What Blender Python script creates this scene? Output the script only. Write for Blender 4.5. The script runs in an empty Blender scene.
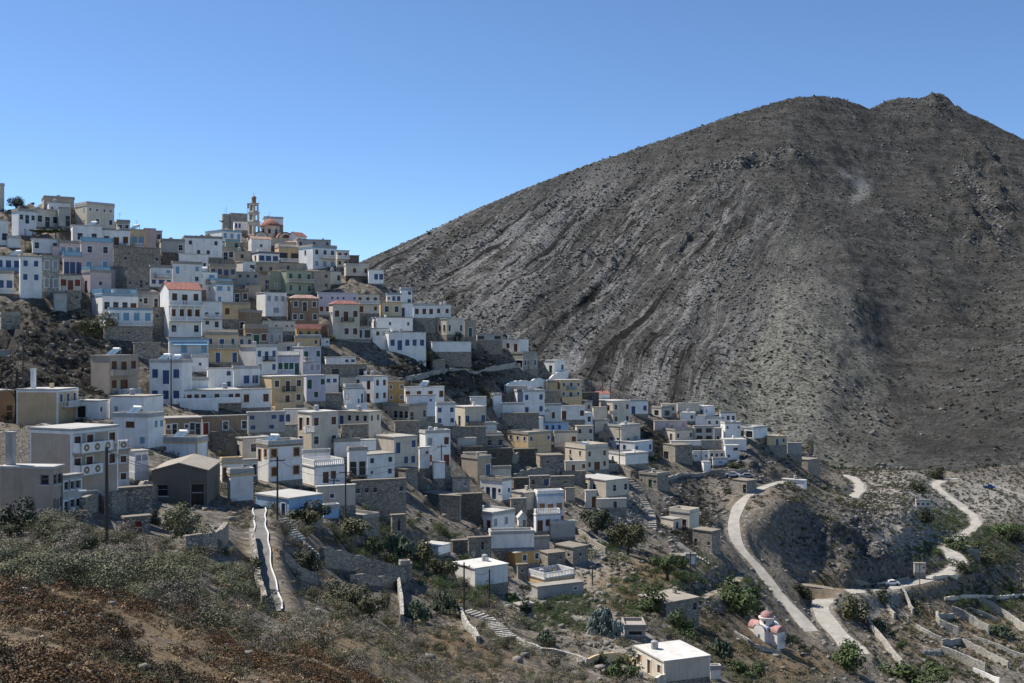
import bpy, math, random
import numpy as np
from mathutils import Vector, Matrix
random.seed(7)
C = bpy.context.scene
COL = C.collection
F = 1100.0; CX, CY = 512.0, 341.5          # focal length in pixels of the 1024-wide frame
rad = math.radians

# ------------------------------------------------------------------ noise
def _hash(ix, iy, s):
    n = (ix.astype(np.int64)*374761393 + iy.astype(np.int64)*668265263 + s*974634777) & 0xffffffff
    n = ((n ^ (n >> 13))*1274126177) & 0xffffffff
    return ((n ^ (n >> 16)) & 0xffff)/65535.0
def vnoise(x, y, s=0):
    ix = np.floor(x); iy = np.floor(y); fx = x-ix; fy = y-iy
    fx = fx*fx*(3-2*fx); fy = fy*fy*(3-2*fy)
    a = _hash(ix, iy, s); b = _hash(ix+1, iy, s); c = _hash(ix, iy+1, s); d = _hash(ix+1, iy+1, s)
    return (a*(1-fx)+b*fx)*(1-fy)+(c*(1-fx)+d*fx)*fy
def fbm(x, y, o=4, s=0):
    r = 0; a = .5; t = 0
    for k in range(o):
        r = r+a*vnoise(x, y, s+k*17); t += a; a *= .5; x = x*2.03+11.3; y = y*2.03+5.7
    return r/t

# ------------------------------------------------------------------ the lie of the land: bearing (px), height angle (py) -> distance
FRONT = [
 # near slope
 (0,683,22),(0,620,30),(0,572,42),(100,605,42),(100,683,26),(200,635,47),(200,683,32),(300,660,55),(300,683,43),(380,683,62),
 (0,552,62),(100,578,64),(200,603,68),(300,632,78),(400,668,86),(0,525,96),(100,525,97),(200,555,90),(265,612,84),(265,560,104),(262,525,122),
 (450,683,95),(520,683,106),(600,683,118),(700,683,140),(800,683,168),(470,640,124),(560,640,142),
 (-150,683,20),(-150,560,50),(-150,520,95),(-150,440,160),(-150,300,205),(-150,200,255),
 # village, left
 (20,500,112),(75,470,118),(75,440,160),(75,400,182),(75,310,215),(75,260,235),(75,220,255),(75,197,270),(10,400,180),(10,300,212),(10,200,262),
 (185,508,125),(185,450,160),(185,410,190),(185,352,216),(185,300,240),(185,265,265),(185,242,285),
 (260,480,165),(260,430,190),(260,400,207),(260,350,236),(260,300,272),(260,265,302),(255,232,330),
 (350,560,142),(350,530,152),(350,490,180),(350,450,202),(350,400,230),(350,370,250),(350,330,270),(350,290,290),(350,262,302),
 (450,600,150),(450,540,182),(450,500,205),(450,450,230),(450,410,255),(450,380,275),(450,328,298),(400,292,296),
 (540,590,182),(540,530,215),(540,480,245),(540,440,285),(540,400,318),(540,370,336),(540,352,342),
 (620,600,176),(610,540,222),(610,500,250),(610,470,285),(610,430,330),(610,395,350),
 (690,620,180),(690,580,208),(700,500,300),(700,470,320),(700,430,350),(700,405,370),(690,545,245),
 (765,640,200),(770,582,257),(757,566,265),(740,530,276),(785,602,250),(799,619,245),(755,500,293),(772,486,306),(770,460,340),(770,435,360),(813,634,240),(700,650,158),
 # knoll, roads, terraces
 (800,492,310),(850,502,332),(900,507,338),(925,525,342),(850,566,286),(900,572,298),(790,530,287),(820,540,296),(860,535,304),(900,542,311),(800,580,272),(825,600,270),(825,618,254),
 (866,591,281),(895,585,293),(938,577,306),(959,564,318),(950,550,330),(930,543,332),(890,480,420),(845,475,420),(830,468,430),(861,490,392),
 (857,652,236),(870,683,212),(975,525,380),(966,513,405),(946,497,420),(934,483,440),(955,478,445),(1024,496,440),
 (1024,590,338),(1024,640,288),(900,640,258),(940,683,232),(1024,683,250),(960,620,290),(1024,540,385),
 (1200,683,255),(1200,590,340),(1200,500,440),(1000,470,470),(1200,470,470),(900,465,470),
]
MOUNT = [
 (200,330,700),(300,290,740),(370,257,790),(420,235,860),(520,190,980),(600,160,1060),(690,130,1130),(770,103,1200),(820,95,1230),(870,108,1262),
 (900,97,1330),(940,96,1340),(1024,140,1300),(1150,180,1250),(1300,230,1200),(200,400,560),(300,360,590),
 (400,310,640),(480,345,600),(560,380,565),(640,400,540),(700,410,528),(760,430,510),(830,455,492),(870,455,495),
 (770,230,868),(800,265,785),(833,297,718),(790,350,615),(830,400,560),(760,400,565),(860,400,576),(890,385,604),
 (600,230,910),(900,230,930),(700,300,735),(930,300,778),(900,330,727),(930,380,628),(900,425,545),(880,440,520),
 (860,180,1035),(780,170,1010),(700,200,930),(500,260,800),(600,300,735),(450,280,770),(1000,250,925),(1000,300,815),
 (1000,350,660),(1024,335,680),(1000,400,545),(960,440,505),(1024,440,500),(1024,380,560),(1200,380,560),(1200,440,500),(1200,300,760),
 (980,190,1085),(940,150,1180),
]
def tps_fit(a, lam):
    a = np.array(a, float); P = a[:, :2]/100; v = np.log(a[:, 2]); n = len(P)
    d2 = ((P[:, None]-P[None])**2).sum(-1)
    K = .5*d2*np.log(d2+1e-9)+lam*np.eye(n)
    T = np.c_[np.ones(n), P]; A = np.block([[K, T], [T.T, np.zeros((3, 3))]])
    w = np.linalg.solve(A, np.r_[v, 0, 0, 0]); return P, w
def tps_eval(fit, X, Yp):
    P, w = fit; q = np.stack([X.ravel(), Yp.ravel()], 1)/100; out = np.empty(len(q))
    for i in range(0, len(q), 20000):
        b = q[i:i+20000]; d2 = ((b[:, None]-P[None])**2).sum(-1)
        out[i:i+20000] = (.5*d2*np.log(d2+1e-9))@w[:-3]+w[-3]+b@w[-2:]
    return np.exp(out).reshape(X.shape)
PXT = np.arange(-330, 1361, 10.0); PYT = np.arange(800, 75, -3.0)      # far end last
gx, gy = np.meshgrid(PXT, PYT, indexing='ij')
DF = tps_eval(tps_fit(FRONT, .004), gx, np.minimum(gy, 760)); DM = tps_eval(tps_fit(MOUNT, .004), gx, gy)
for k in range(1, len(PYT)):
    DF[:, k] = np.maximum(DF[:, k], DF[:, k-1]*1.0025); DM[:, k] = np.maximum(DM[:, k], DM[:, k-1]*1.0025)
DF = np.clip(DF, 8, 640)
def _tab(T, px, py):
    i = np.clip((px+330)/10, 0, len(PXT)-1.001); k = np.clip((800-py)/3, 0, len(PYT)-1.001)
    a = int(i); b = int(k); fa = i-a; fb = k-b
    return (T[a, b]*(1-fa)+T[a+1, b]*fa)*(1-fb)+(T[a, b+1]*(1-fa)+T[a+1, b+1]*fa)*fb
def Dist(px, py): return float(_tab(DF, px, py))
RID = np.array([(-330,190),(0,212),(45,198),(65,196),(100,215),(160,240),(185,245),(205,234),(225,227),(250,232),(290,240),(345,262),(365,268),(400,300),(430,318),(480,338),
 (520,352),(580,375),(640,398),(720,408),(760,432),(800,452),(835,470),(870,470),(1024,474),(1360,474)], float)
SIL = np.array([(-330,480),(200,330),(300,290),(370,257),(420,235),(470,211),(520,190),(560,174),(600,160),(650,143),(690,130),(730,115),(770,103),(795,97),(820,95),(845,99),(870,108),(885,101),(900,97),(920,98),(935,95),(945,96),(958,106),(975,115),(1000,127),(1024,139),(1150,185),(1360,280)], float)

# ------------------------------------------------------------------ terrain fan
CS = 1.7; cols = np.arange(-330, 1360.1, CS); 
ys = np.r_[3*np.exp(np.arange(0, 6.34, .0065)), np.linspace(1720, 4000, 14)]
Z = np.empty((len(cols), len(ys))); SPLIT = np.empty(len(cols))
for c, px in enumerate(cols):
    r = np.interp(px, RID[:, 0], RID[:, 1]); s = np.interp(px, SIL[:, 0], SIL[:, 1]); dr = np.clip((812-px)/60, 0, 1)
    i = np.clip((px+330)/10, 0, len(PXT)-1.001); a = int(i); fa = i-a
    df = DF[a]*(1-fa)+DF[a+1]*fa; dm = DM[a]*(1-fa)+DM[a+1]*fa
    pf = np.arange(800, r, -3.0); pf = np.r_[pf, r]
    yf = np.interp(-pf, -PYT, df); zf = (CY-pf)*yf/F
    Yk = list(np.r_[.5, yf]); Zk = list(np.r_[-1.7, zf])
    y0, z0 = Yk[-1], Zk[-1]
    if dr > 0:
        Yk += [y0+20, y0+70]; Zk += [z0-6*dr, z0-32*dr]
    pm0 = r+18*dr-3*(1-dr); SPLIT[c] = Yk[-1]+6
    if pm0-4 > s:
        pm = np.r_[np.arange(pm0, s, -3.0), s]
        ym = np.interp(-pm, -PYT, dm); zm = (CY-pm)*ym/F
        ok = ym > Yk[-1]+8
        Yk += list(ym[ok]); Zk += list(zm[ok])
    y0, z0 = Yk[-1], Zk[-1]
    Yk += [y0+60, y0+500, 4100]; Zk += [z0-9, z0-190, -160]
    Z[c] = np.interp(ys, Yk, Zk)
Xg = (cols[:, None]-CX)/F*ys[None, :]; Yg = np.repeat(ys[None, :], len(cols), 0)
MT = Yg > SPLIT[:, None]
PYg = CY-Z/Yg*F; PXg = np.repeat(cols[:, None], len(ys), 1)
def blur(a, n=1):
    for _ in range(n):
        a = (a+np.roll(a, 1, 0)+np.roll(a, -1, 0)+np.roll(a, 1, 1)+np.roll(a, -1, 1))/5
    return a
# rock relief: strata on the mountain, broken ground on the hillside
wob = fbm(Xg/160, Yg/160, 3, 3)*18
S_ = Xg*.70-Z*.72+wob; T_ = Xg*.72+Z*.70
strat = fbm(S_/13, T_/150, 4, 5); fine = fbm(Xg/9, Yg/14, 4, 9); lump = fbm(Xg/45, Yg/60, 4, 13)
ridge = 1-np.abs(2*fbm(Xg/70, Yg/160, 4, 21)-1)
leftface = np.clip((840-PXg)/120, 0, 1)*np.clip((PYg-150)/60, 0, 1)
crag = np.clip((strat-.55)*9, 0, 1)
sr1 = vnoise(S_/21, T_/200, 51); sr2 = vnoise(S_/8, T_/70, 53)
mdisp = (fine-.5)*3.4+(lump-.5)*8+(ridge-.8)*9*(1-leftface)
fade = np.clip((Yg-SPLIT[:, None])/60, 0, 1)
silf = np.clip((PYg-np.interp(PXg, SIL[:, 0], SIL[:, 1]))/20, 0.12, 1)
Z = Z+np.where(MT, mdisp*fade*silf, 0)
def zone(px, py, rx, ry, soft=.5):
    d = np.sqrt(((PXg-px)/rx)**2+((PYg-py)/ry)**2); return np.clip((1-d)/soft, 0, 1)
kn = np.maximum(zone(862, 535, 75, 42), zone(900, 545, 40, 28))*(~MT)
cliff = np.maximum.reduce([kn, zone(40, 360, 75, 60), zone(690, 515, 45, 40), zone(740, 470, 40, 30), zone(440, 370, 80, 25), zone(95, 410, 30, 60), zone(635,445,18,25)])*(~MT)
rockn = fbm(Xg/7, Yg/7, 4, 31); rock2 = 1-np.abs(2*fbm(Xg/11+Z/9, Z/5+Yg/30, 4, 37)-1)
Z = Z+np.where(MT, 0, ((fbm(Xg/6, Yg/6, 3, 41)-.5)*np.clip(Yg/90, .25, 1)*1.2+cliff*((rockn-.5)*2.2+(rock2-.75)*1.5))*np.clip(1-(Yg-SPLIT[:, None]+90)/60, .25, 1))
cz = np.maximum.reduce([zone(985, 205, 40, 75), zone(945, 100, 22, 14), zone(770, 162, 60, 12), zone(590, 258, 50, 14), zone(700, 240, 60, 40)*.6])*MT
Z = Z+cz*(np.clip(fbm(Xg/14, Z/12+Yg/60, 4, 99)*2.6-1.0, 0, 1)*9-1)
led = 1-np.abs(2*fbm(Xg/16+Z/20, Z/3.2+Xg/40, 4, 61)-1); blk = fbm(Xg/5, Z/3, 3, 63)
DY = np.where(MT, -fade*silf*(leftface*((sr1-.5)*10*np.clip(fbm(Xg/90, Yg/150, 2, 91)*3-.9, 0, 1)+(sr2-.5)*5+crag*2.5)+(1-leftface)*(fbm(Xg/40, Z/14, 4, 65)-.5)*6), -cliff*((led-.75)*4.5+(blk-.5)*4.5+(fbm(Xg/14, Z/12, 3, 67)-.5)*7)*np.clip(Yg/200, .4, 1.2))
def cut_rect(cx, cy, ux, uy, L, W, zb, m0=.7, m1=3.0, raise_=False):
    """Terrace the ground round a footprint: corner (cx,cy), sides L along u and W along v."""
    R = math.hypot(L, W)+m1+2
    pmin = CX+F*min((cx-R)/max(cy-R, 4), (cx-R)/(cy+R)); pmax = CX+F*max((cx+R)/max(cy-R, 4), (cx+R)/(cy+R))
    i0 = max(0, int((pmin+330)/CS)); i1 = min(len(cols), int((pmax+330)/CS)+2)
    j0 = np.searchsorted(ys, cy-R); j1 = np.searchsorted(ys, cy+R)+1
    if i0 >= i1: return
    x = Xg[i0:i1, j0:j1]-cx; y = Yg[i0:i1, j0:j1]-cy
    a = x*ux+y*uy; b = -x*uy+y*ux
    d = np.hypot(np.maximum(np.maximum(-a, a-L), 0), np.maximum(np.maximum(-b, b-W), 0))
    w = np.clip((m1-d)/(m1-m0), 0, 1); w = w*w*(3-2*w)
    z = Z[i0:i1, j0:j1]; t = np.full_like(z, zb) if raise_ else np.minimum(z, zb)
    Z[i0:i1, j0:j1] = z*(1-w)+t*w
def cut_path(P, zs, m0, m1):
    x0, y0 = P.min(0)-m1; x1, y1 = P.max(0)+m1; y0 = max(y0, 4)
    pmin = CX+F*min(x0/y0, x0/y1); pmax = CX+F*max(x1/y0, x1/y1)
    i0 = max(0, int((pmin+330)/CS)); i1 = min(len(cols), int((pmax+330)/CS)+2); j0 = np.searchsorted(ys, y0); j1 = np.searchsorted(ys, y1)+1
    x = Xg[i0:i1, j0:j1]; y = Yg[i0:i1, j0:j1]; best = np.full(x.shape, 1e9); t = np.zeros(x.shape)
    for (p, q, za, zb_) in zip(P, P[1:], zs, zs[1:]):
        e = q-p; f = np.clip(((x-p[0])*e[0]+(y-p[1])*e[1])/(e@e+1e-9), 0, 1)
        d = np.hypot(x-p[0]-f*e[0], y-p[1]-f*e[1]); k = d < best; best[k] = d[k]; t[k] = (za+(zb_-za)*f)[k]
    w = np.clip((m1-best)/(m1-m0), 0, 1); w = w*w*(3-2*w)
    Z[i0:i1, j0:j1] = Z[i0:i1, j0:j1]*(1-w)+t*w
def zt(x, y):
    px = CX+F*x/y; i = min(max((px+330)/CS, 0), len(cols)-1.001)
    j = min(max(np.searchsorted(ys, y)-1, 0), len(ys)-2); fb = min(max((y-ys[j])/(ys[j+1]-ys[j]), 0), 1)
    a = int(i); fa = i-a
    return float((Z[a, j]*(1-fa)+Z[a+1, j]*fa)*(1-fb)+(Z[a, j+1]*(1-fa)+Z[a+1, j+1]*fa)*fb)
def at(px, py, Y=None):
    Y = Y or Dist(px, py); return ((px-CX)/F*Y, Y, (CY-py)/F*Y)

# ------------------------------------------------------------------ materials
MATS = {}
def newmat(name):
    m = bpy.data.materials.new(name); m.use_nodes = True
    nt = m.node_tree; b = nt.nodes['Principled BSDF']; b.inputs['Specular IOR Level'].default_value = .25; b.inputs['Roughness'].default_value = .85
    return m, nt, b
def nd(nt, t, **k):
    n = nt.nodes.new(t)
    for a, v in k.items():
        if a.startswith('i_'): n.inputs[a[2:].replace('_', ' ')].default_value = v
        else: setattr(n, a, v)
    return n
def ramp(nt, src, stops):
    r = nt.nodes.new('ShaderNodeValToRGB'); e = r.color_ramp.elements
    while len(e) < len(stops): e.new(.5)
    for q, (p, c) in zip(e, stops):
        q.position = p; q.color = (c, c, c, 1) if isinstance(c, (int, float)) else (*c, 1)
    nt.links.new(src, r.inputs[0]); return r.outputs[0]
def mix(nt, f, a, b, mode='MIX'):
    m = nt.nodes.new('ShaderNodeMix'); m.data_type = 'RGBA'; m.blend_type = mode
    for s, v in ((m.inputs[0], f), (m.inputs[6], a), (m.inputs[7], b)):
        if isinstance(v, bpy.types.NodeSocket): nt.links.new(v, s)
        else: s.default_value = v if isinstance(v, (int, float)) else (*v, 1)
    return m.outputs[2]
def noise(nt, co, sc, det=4, rough=.6, dist=0):
    n = nd(nt, 'ShaderNodeTexNoise'); n.inputs['Scale'].default_value = sc; n.inputs['Detail'].default_value = det; n.inputs['Roughness'].default_value = rough; n.inputs['Distortion'].default_value = dist
    nt.links.new(co, n.inputs['Vector']); return n.outputs[0]
def voro(nt, co, sc, feat='F1', out=0):
    n = nd(nt, 'ShaderNodeTexVoronoi', feature=feat); n.inputs['Scale'].default_value = sc; nt.links.new(co, n.inputs['Vector']); return n.outputs[out]
def pos(nt): return nt.nodes.new('ShaderNodeNewGeometry').outputs['Position']
def objco(nt): return nt.nodes.new('ShaderNodeTexCoord').outputs['Object']
def bump(nt, b, h, s=.5, d=.1):
    n = nd(nt, 'ShaderNodeBump'); n.inputs['Strength'].default_value = s; n.inputs['Distance'].default_value = d
    nt.links.new(h, n.inputs['Height']); nt.links.new(n.outputs[0], b.inputs['Normal'])
def attr(nt, name):
    a = nt.nodes.new('ShaderNodeAttribute'); a.attribute_name = name; return a.outputs['Fac']
def plaster(name, c, var=.14, dirt=.75):
    if name in MATS: return MATS[name]
    m, nt, b = newmat(name); co = pos(nt)
    oi = nt.nodes.new('ShaderNodeObjectInfo').outputs['Random']
    n1 = noise(nt, co, .55, 5, .65); n2 = noise(nt, co, 3.5, 4)
    mp = nd(nt, 'ShaderNodeMapping'); mp.inputs['Scale'].default_value = (2.2, 2.2, .25); nt.links.new(co, mp.inputs[0])
    st = noise(nt, mp.outputs[0], 1.0, 4)
    dk = tuple(v*(1-.35*dirt)*w for v, w in zip(c, (1, .97, .92)))
    col = mix(nt, ramp(nt, n1, [(.42, 0), (.72, dirt)]), c, dk)
    col = mix(nt, ramp(nt, st, [(.52, 0), (.75, dirt*.8)]), col, tuple(v*.62*w for v, w in zip(c, (1, .98, .93))))
    col = mix(nt, ramp(nt, n2, [(.35, .12), (.6, 0)]), col, tuple(v*.75 for v in c))
    col = mix(nt, 1.0, col, ramp(nt, oi, [(0, 1-var), (1, 1.0)]), 'MULTIPLY')
    nt.links.new(col, b.inputs['Base Color']); bump(nt, b, n2, .25, .05)
    MATS[name] = m; return m
def stone(name, c, sc=2.5):
    if name in MATS: return MATS[name]
    m, nt, b = newmat(name); co = pos(nt)
    mp = nd(nt, 'ShaderNodeMapping'); mp.inputs['Scale'].default_value = (1, 1, 1.7); nt.links.new(co, mp.inputs[0])
    w = mp.outputs[0]
    cell = voro(nt, w, sc, out=1); edge = voro(nt, w, sc, 'DISTANCE_TO_EDGE')
    bw = nd(nt, 'ShaderNodeRGBToBW'); nt.links.new(cell, bw.inputs[0])
    col = ramp(nt, bw.outputs[0], [(.1, tuple(v*.6 for v in c)), (.5, c), (.9, tuple(min(1, v*1.45) for v in c))])
    col = mix(nt, ramp(nt, edge, [(.0, 1), (.09, 0)]), col, tuple(v*.35 for v in c))
    col = mix(nt, ramp(nt, noise(nt, co, .5, 4), [(.45, 0), (.7, .6)]), col, (c[0]*1.15, c[1]*1.08, c[2]*.95))
    nt.links.new(col, b.inputs['Base Color']); bump(nt, b, ramp(nt, edge, [(0, 0), (.15, 1)]), .8, .12)
    MATS[name] = m; return m
def paint(name, c, rough=.5, var=.2):
    if name in MATS: return MATS[name]
    m, nt, b = newmat(name); b.inputs['Roughness'].default_value = rough
    col = mix(nt, ramp(nt, noise(nt, pos(nt), 2.5, 4), [(.35, var), (.65, 0)]), c, tuple(v*.55 for v in c))
    nt.links.new(col, b.inputs['Base Color']); MATS[name] = m; return m
def tiles(name, c):
    if name in MATS: return MATS[name]
    m, nt, b = newmat(name); co = pos(nt)
    col = mix(nt, ramp(nt, noise(nt, co, 1.3, 5), [(.35, 0), (.7, 1)]), tuple(v*.7 for v in c), tuple(min(1, v*1.25) for v in c))
    v = voro(nt, co, 4.5); col = mix(nt, ramp(nt, v, [(.3, 0), (.8, .6)]), col, tuple(q*.5 for q in c))
    nt.links.new(col, b.inputs['Base Color'])
    bump(nt, b, v, .7, .08); MATS[name] = m; return m
def foliage(name, c1, c2):
    if name in MATS: return MATS[name]
    m, nt, b = newmat(name); b.inputs['Roughness'].default_value = .7
    oi = nt.nodes.new('ShaderNodeObjectInfo').outputs['Random']
    col = mix(nt, ramp(nt, noise(nt, pos(nt), 1.1, 3), [(.35, 0), (.65, 1)]), c1, c2)
    col = mix(nt, 1.0, col, ramp(nt, oi, [(0, .75), (1, 1.15)]), 'MULTIPLY')
    nt.links.new(col, b.inputs['Base Color']); MATS[name] = m; return m

PL = {'W': (.88,.86,.82), 'V': (.74,.75,.765), 'C': (.66,.59,.48), 'Y': (.64,.48,.285), 'T': (.47,.39,.31), 'G': (.43,.42,.395), 'P': (.60,.49,.47),
      'L': (.52,.51,.58), 'E': (.40,.43,.31), 'N': (.30,.22,.145), 'O': (.58,.35,.13), 'D': (.17,.155,.135), 'B': (.36,.52,.72)}
PN = {'W': 'white_plaster', 'V': 'bluish_plaster', 'C': 'cream_plaster', 'Y': 'yellow_plaster', 'T': 'tan_plaster', 'G': 'grey_render', 'P': 'pink_plaster', 'L': 'lilac_plaster',
      'E': 'green_plaster', 'N': 'brown_plaster', 'O': 'ochre_plaster', 'D': 'dark_render', 'B': 'pale_blue_plaster'}
def wallmat(k):
    if k == 'S': return stone('rubble_stone', (.33,.30,.255))
    if k == 'K': return stone('dark_stone', (.15,.135,.115))
    if k == 'Z': return stone('pale_stone', (.43,.41,.365))
    return plaster(PN[k], PL[k])
ROOF = {'c': ('cement_roof', (.36,.335,.295)), 'W': ('bright_white_roof', (.60,.585,.55)), 't': ('tan_roof', (.37,.33,.275)), 'w': ('whitewashed_roof', (.50,.485,.455)), 'g': ('grey_roof', (.31,.30,.28)), 's': ('earth_roof', (.25,.22,.18))}
def roofmat(k):
    if k == 'r': return tiles('red_tiles', (.37,.16,.125))
    if k == 'p': return tiles('pale_tiles', (.50,.33,.26))
    return plaster(ROOF[k][0], ROOF[k][1], .15, .8)
WC = {'k': (.022,.024,.027), 'n': (.13,.055,.028), 'b': (.05,.095,.20), 't': (.19,.35,.47), 'g': (.025,.10,.065), 'w': (.7,.7,.7), 'r': (.22,.05,.035), 'l': (.34,.35,.36), 'o': (.33,.17,.06), 'd': (.05,.10,.22)}
WN = {'k': 'dark_pane', 'n': 'brown_wood', 'b': 'blue_paint', 't': 'sky_blue_paint', 'g': 'green_paint', 'w': 'white_paint', 'r': 'red_paint', 'l': 'pale_grey_paint', 'o': 'orange_wood', 'd': 'navy_paint', }
def pmat(k): return paint(WN[k], WC[k], .25 if k == 'k' else .5)
# ------------------------------------------------------------------ mesh helpers
class MB:
    def __init__(s): s.v = []; s.f = []; s.m = []
    def quad(s, *p, m=0):
        i = len(s.v); s.v += [tuple(q) for q in p]; s.f.append(tuple(range(i, i+len(p)))); s.m.append(m)
    def box(s, x0, y0, z0, x1, y1, z1, m=0):
        i = len(s.v); s.v += [(x0,y0,z0),(x1,y0,z0),(x1,y1,z0),(x0,y1,z0),(x0,y0,z1),(x1,y0,z1),(x1,y1,z1),(x0,y1,z1)]
        for q in ((0,3,2,1),(4,5,6,7),(0,1,5,4),(1,2,6,5),(2,3,7,6),(3,0,4,7)): s.f.append(tuple(i+k for k in q)); s.m.append(m)
    def tube(s, pts, r, n=6, m=0, r1=None):
        pts = [Vector(p) for p in pts]; base = len(s.v)
        for k, p in enumerate(pts):
            d = (pts[min(k+1, len(pts)-1)]-pts[max(k-1, 0)]).normalized()
            a = d.cross(Vector((0, 0, 1)) if abs(d.z) < .9 else Vector((1, 0, 0))).normalized(); b = d.cross(a)
            rr = r if r1 is None else r+(r1-r)*k/(len(pts)-1)
            for q in range(n):
                t = 2*math.pi*q/n; s.v.append(tuple(p+a*math.cos(t)*rr+b*math.sin(t)*rr))
        for k in range(len(pts)-1):
            for q in range(n):
                s.f.append((base+k*n+q, base+k*n+(q+1) % n, base+(k+1)*n+(q+1) % n, base+(k+1)*n+q)); s.m.append(m)
        s.f.append(tuple(base+q for q in range(n))); s.m.append(m); s.f.append(tuple(base+(len(pts)-1)*n+q for q in reversed(range(n)))); s.m.append(m)
    def lathe(s, cx, cy, prof, n=20, m=0):
        base = len(s.v)
        for r, z in prof:
            for q in range(n):
                t = 2*math.pi*q/n; s.v.append((cx+r*math.cos(t), cy+r*math.sin(t), z))
        for k in range(len(prof)-1):
            for q in range(n): s.f.append((base+k*n+q, base+k*n+(q+1) % n, base+(k+1)*n+(q+1) % n, base+(k+1)*n+q)); s.m.append(m)
        s.f.append(tuple(base+(len(prof)-1)*n+q for q in range(n))); s.m.append(m)
    def mesh(s, name, mats):
        me = bpy.data.meshes.new(name); me.from_pydata(s.v, [], s.f)
        for m in (mats if isinstance(mats, (list, tuple)) else [mats]): me.materials.append(m)
        if any(s.m): me.polygons.foreach_set('material_index', s.m)
        me.update(); return me
    def obj(s, name, mats, parent=None, **k): return link(name, s.mesh(name, mats), parent, **k)
def link(name, me, parent=None, loc=(0,0,0), rz=0):
    o = bpy.data.objects.new(name, me); COL.objects.link(o); o.location = loc; o.rotation_euler = (0, 0, rz)
    if parent: o.parent = parent
    return o
def tag(o, label=None, cat=None, group=None, kind=None):
    if label: o['label'] = label
    if cat: o['category'] = cat
    if group: o['group'] = group
    if kind: o['kind'] = kind
    return o
def thing(name, label, cat, loc=(0,0,0), rz=0, group=None):
    return tag(link(name, None, None, loc, rz), label, cat, group)

# ------------------------------------------------------------------ houses
_wc = {}
def window_mesh(kind, w, h, col, sur):
    key = (kind, round(w, 1), round(h, 1), col, sur)
    if key in _wc: return _wc[key]
    w, h = key[1], key[2]; m = MB(); fr = .07
    # slots: 0 frame, 1 leaf, 2 surround
    m.box(0, .10, 0, fr, .2, h); m.box(w-fr, .10, 0, w, .2, h); m.box(fr, .10, h-fr, w-fr, .2, h)
    if kind != 'door': m.box(fr, .10, 0, w-fr, .2, fr)
    z0 = 0 if kind == 'door' else fr
    if kind == 'opening': m.quad((fr, .19, z0), (w-fr, .19, z0), (w-fr, .19, h-fr), (fr, .19, h-fr), m=1)
    else:
        g = .02; c = w/2
        m.box(fr, .14, z0, c-g, .18, h-fr, 1); m.box(c+g, .14, z0, w-fr, .18, h-fr, 1)
        m.box(fr+.06, .132, h*.55, w-fr-.06, .141, h*.59, 0)
    if sur:
        s = .14
        m.box(-s, -.04, -s if kind != 'door' else 0, 0, .02, h+s, 2); m.box(w, -.04, -s if kind != 'door' else 0, w+s, .02, h+s, 2); m.box(0, -.04, h, w, .02, h+s, 2)
        if kind != 'door': m.box(0, -.07, -s, w, .02, 0, 2)
    elif kind != 'door': m.box(-.06, -.06, -.07, w+.06, .1, -.003, 2)
    frm = pmat({'k': 'l', 'n': 'n'}.get(col, col)); lf = pmat(col)
    me = m.mesh('door' if kind == 'door' else 'window', [frm, lf, plaster('white_trim', (.72,.72,.71)) if sur in (0, 1) else plaster('trim_'+sur, PL[sur])])
    _wc[key] = me; return me
def layout(spec, L, H):
    """'b:wdw/www' -> list of (kind, colour, x, z, w, h): one row per storey from the top, cells spread evenly."""
    out = []
    if not spec: return out
    col = 'k'
    rows = []
    for row in spec.split('/'):
        cells = []
        for i, ch in enumerate(row):
            if ch == ':': continue
            if i+1 < len(row) and row[i+1] == ':': col = ch; continue
            cells.append((ch, col))
        rows.append(cells)
    n = len(rows); rh = H/n
    for r, row in enumerate(rows):
        if not row: continue
        cw = L/len(row); z0 = H-(r+1)*rh; sc = min(1.15, rh/3.0)
        for c, (ch, col) in enumerate(row):
            if ch in '.-': continue
            k, w, h, zz = {'w': ('window', .95, 1.3, .95), 's': ('window', .6, .7, 1.3), 'd': ('door', 1.05, 2.1, 0.02), 'W': ('window', 1.7, 1.25, .95), 'D': ('door', 2.0, 2.2, .02), 'a': ('window', .7, 1.5, .8),
                          'o': ('opening', 2.4, 2.0, .25), 'v': ('window', .75, 1.1, 1.05)}[ch]
            w = min(w*max(sc, .8), cw*.78); h = min(h*sc, rh*.8); zz *= sc
            if w < .25 or h < .25: continue
            w = max(.3, round(w, 1)); h = max(.3, round(h, 1))
            if z0+zz+h > H-.1: h = round(max(.3, H-.15-z0-zz)-.05, 1)
            x = (c+.5)*cw-w/2+random.uniform(-.04, .04)*cw
            x = min(max(x, .12), L-w-.12)
            if x < .02 or z0+zz+h > H-.02 or h < .25: continue
            out.append((k, col, x, z0+zz, w, h))
    return out
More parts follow.
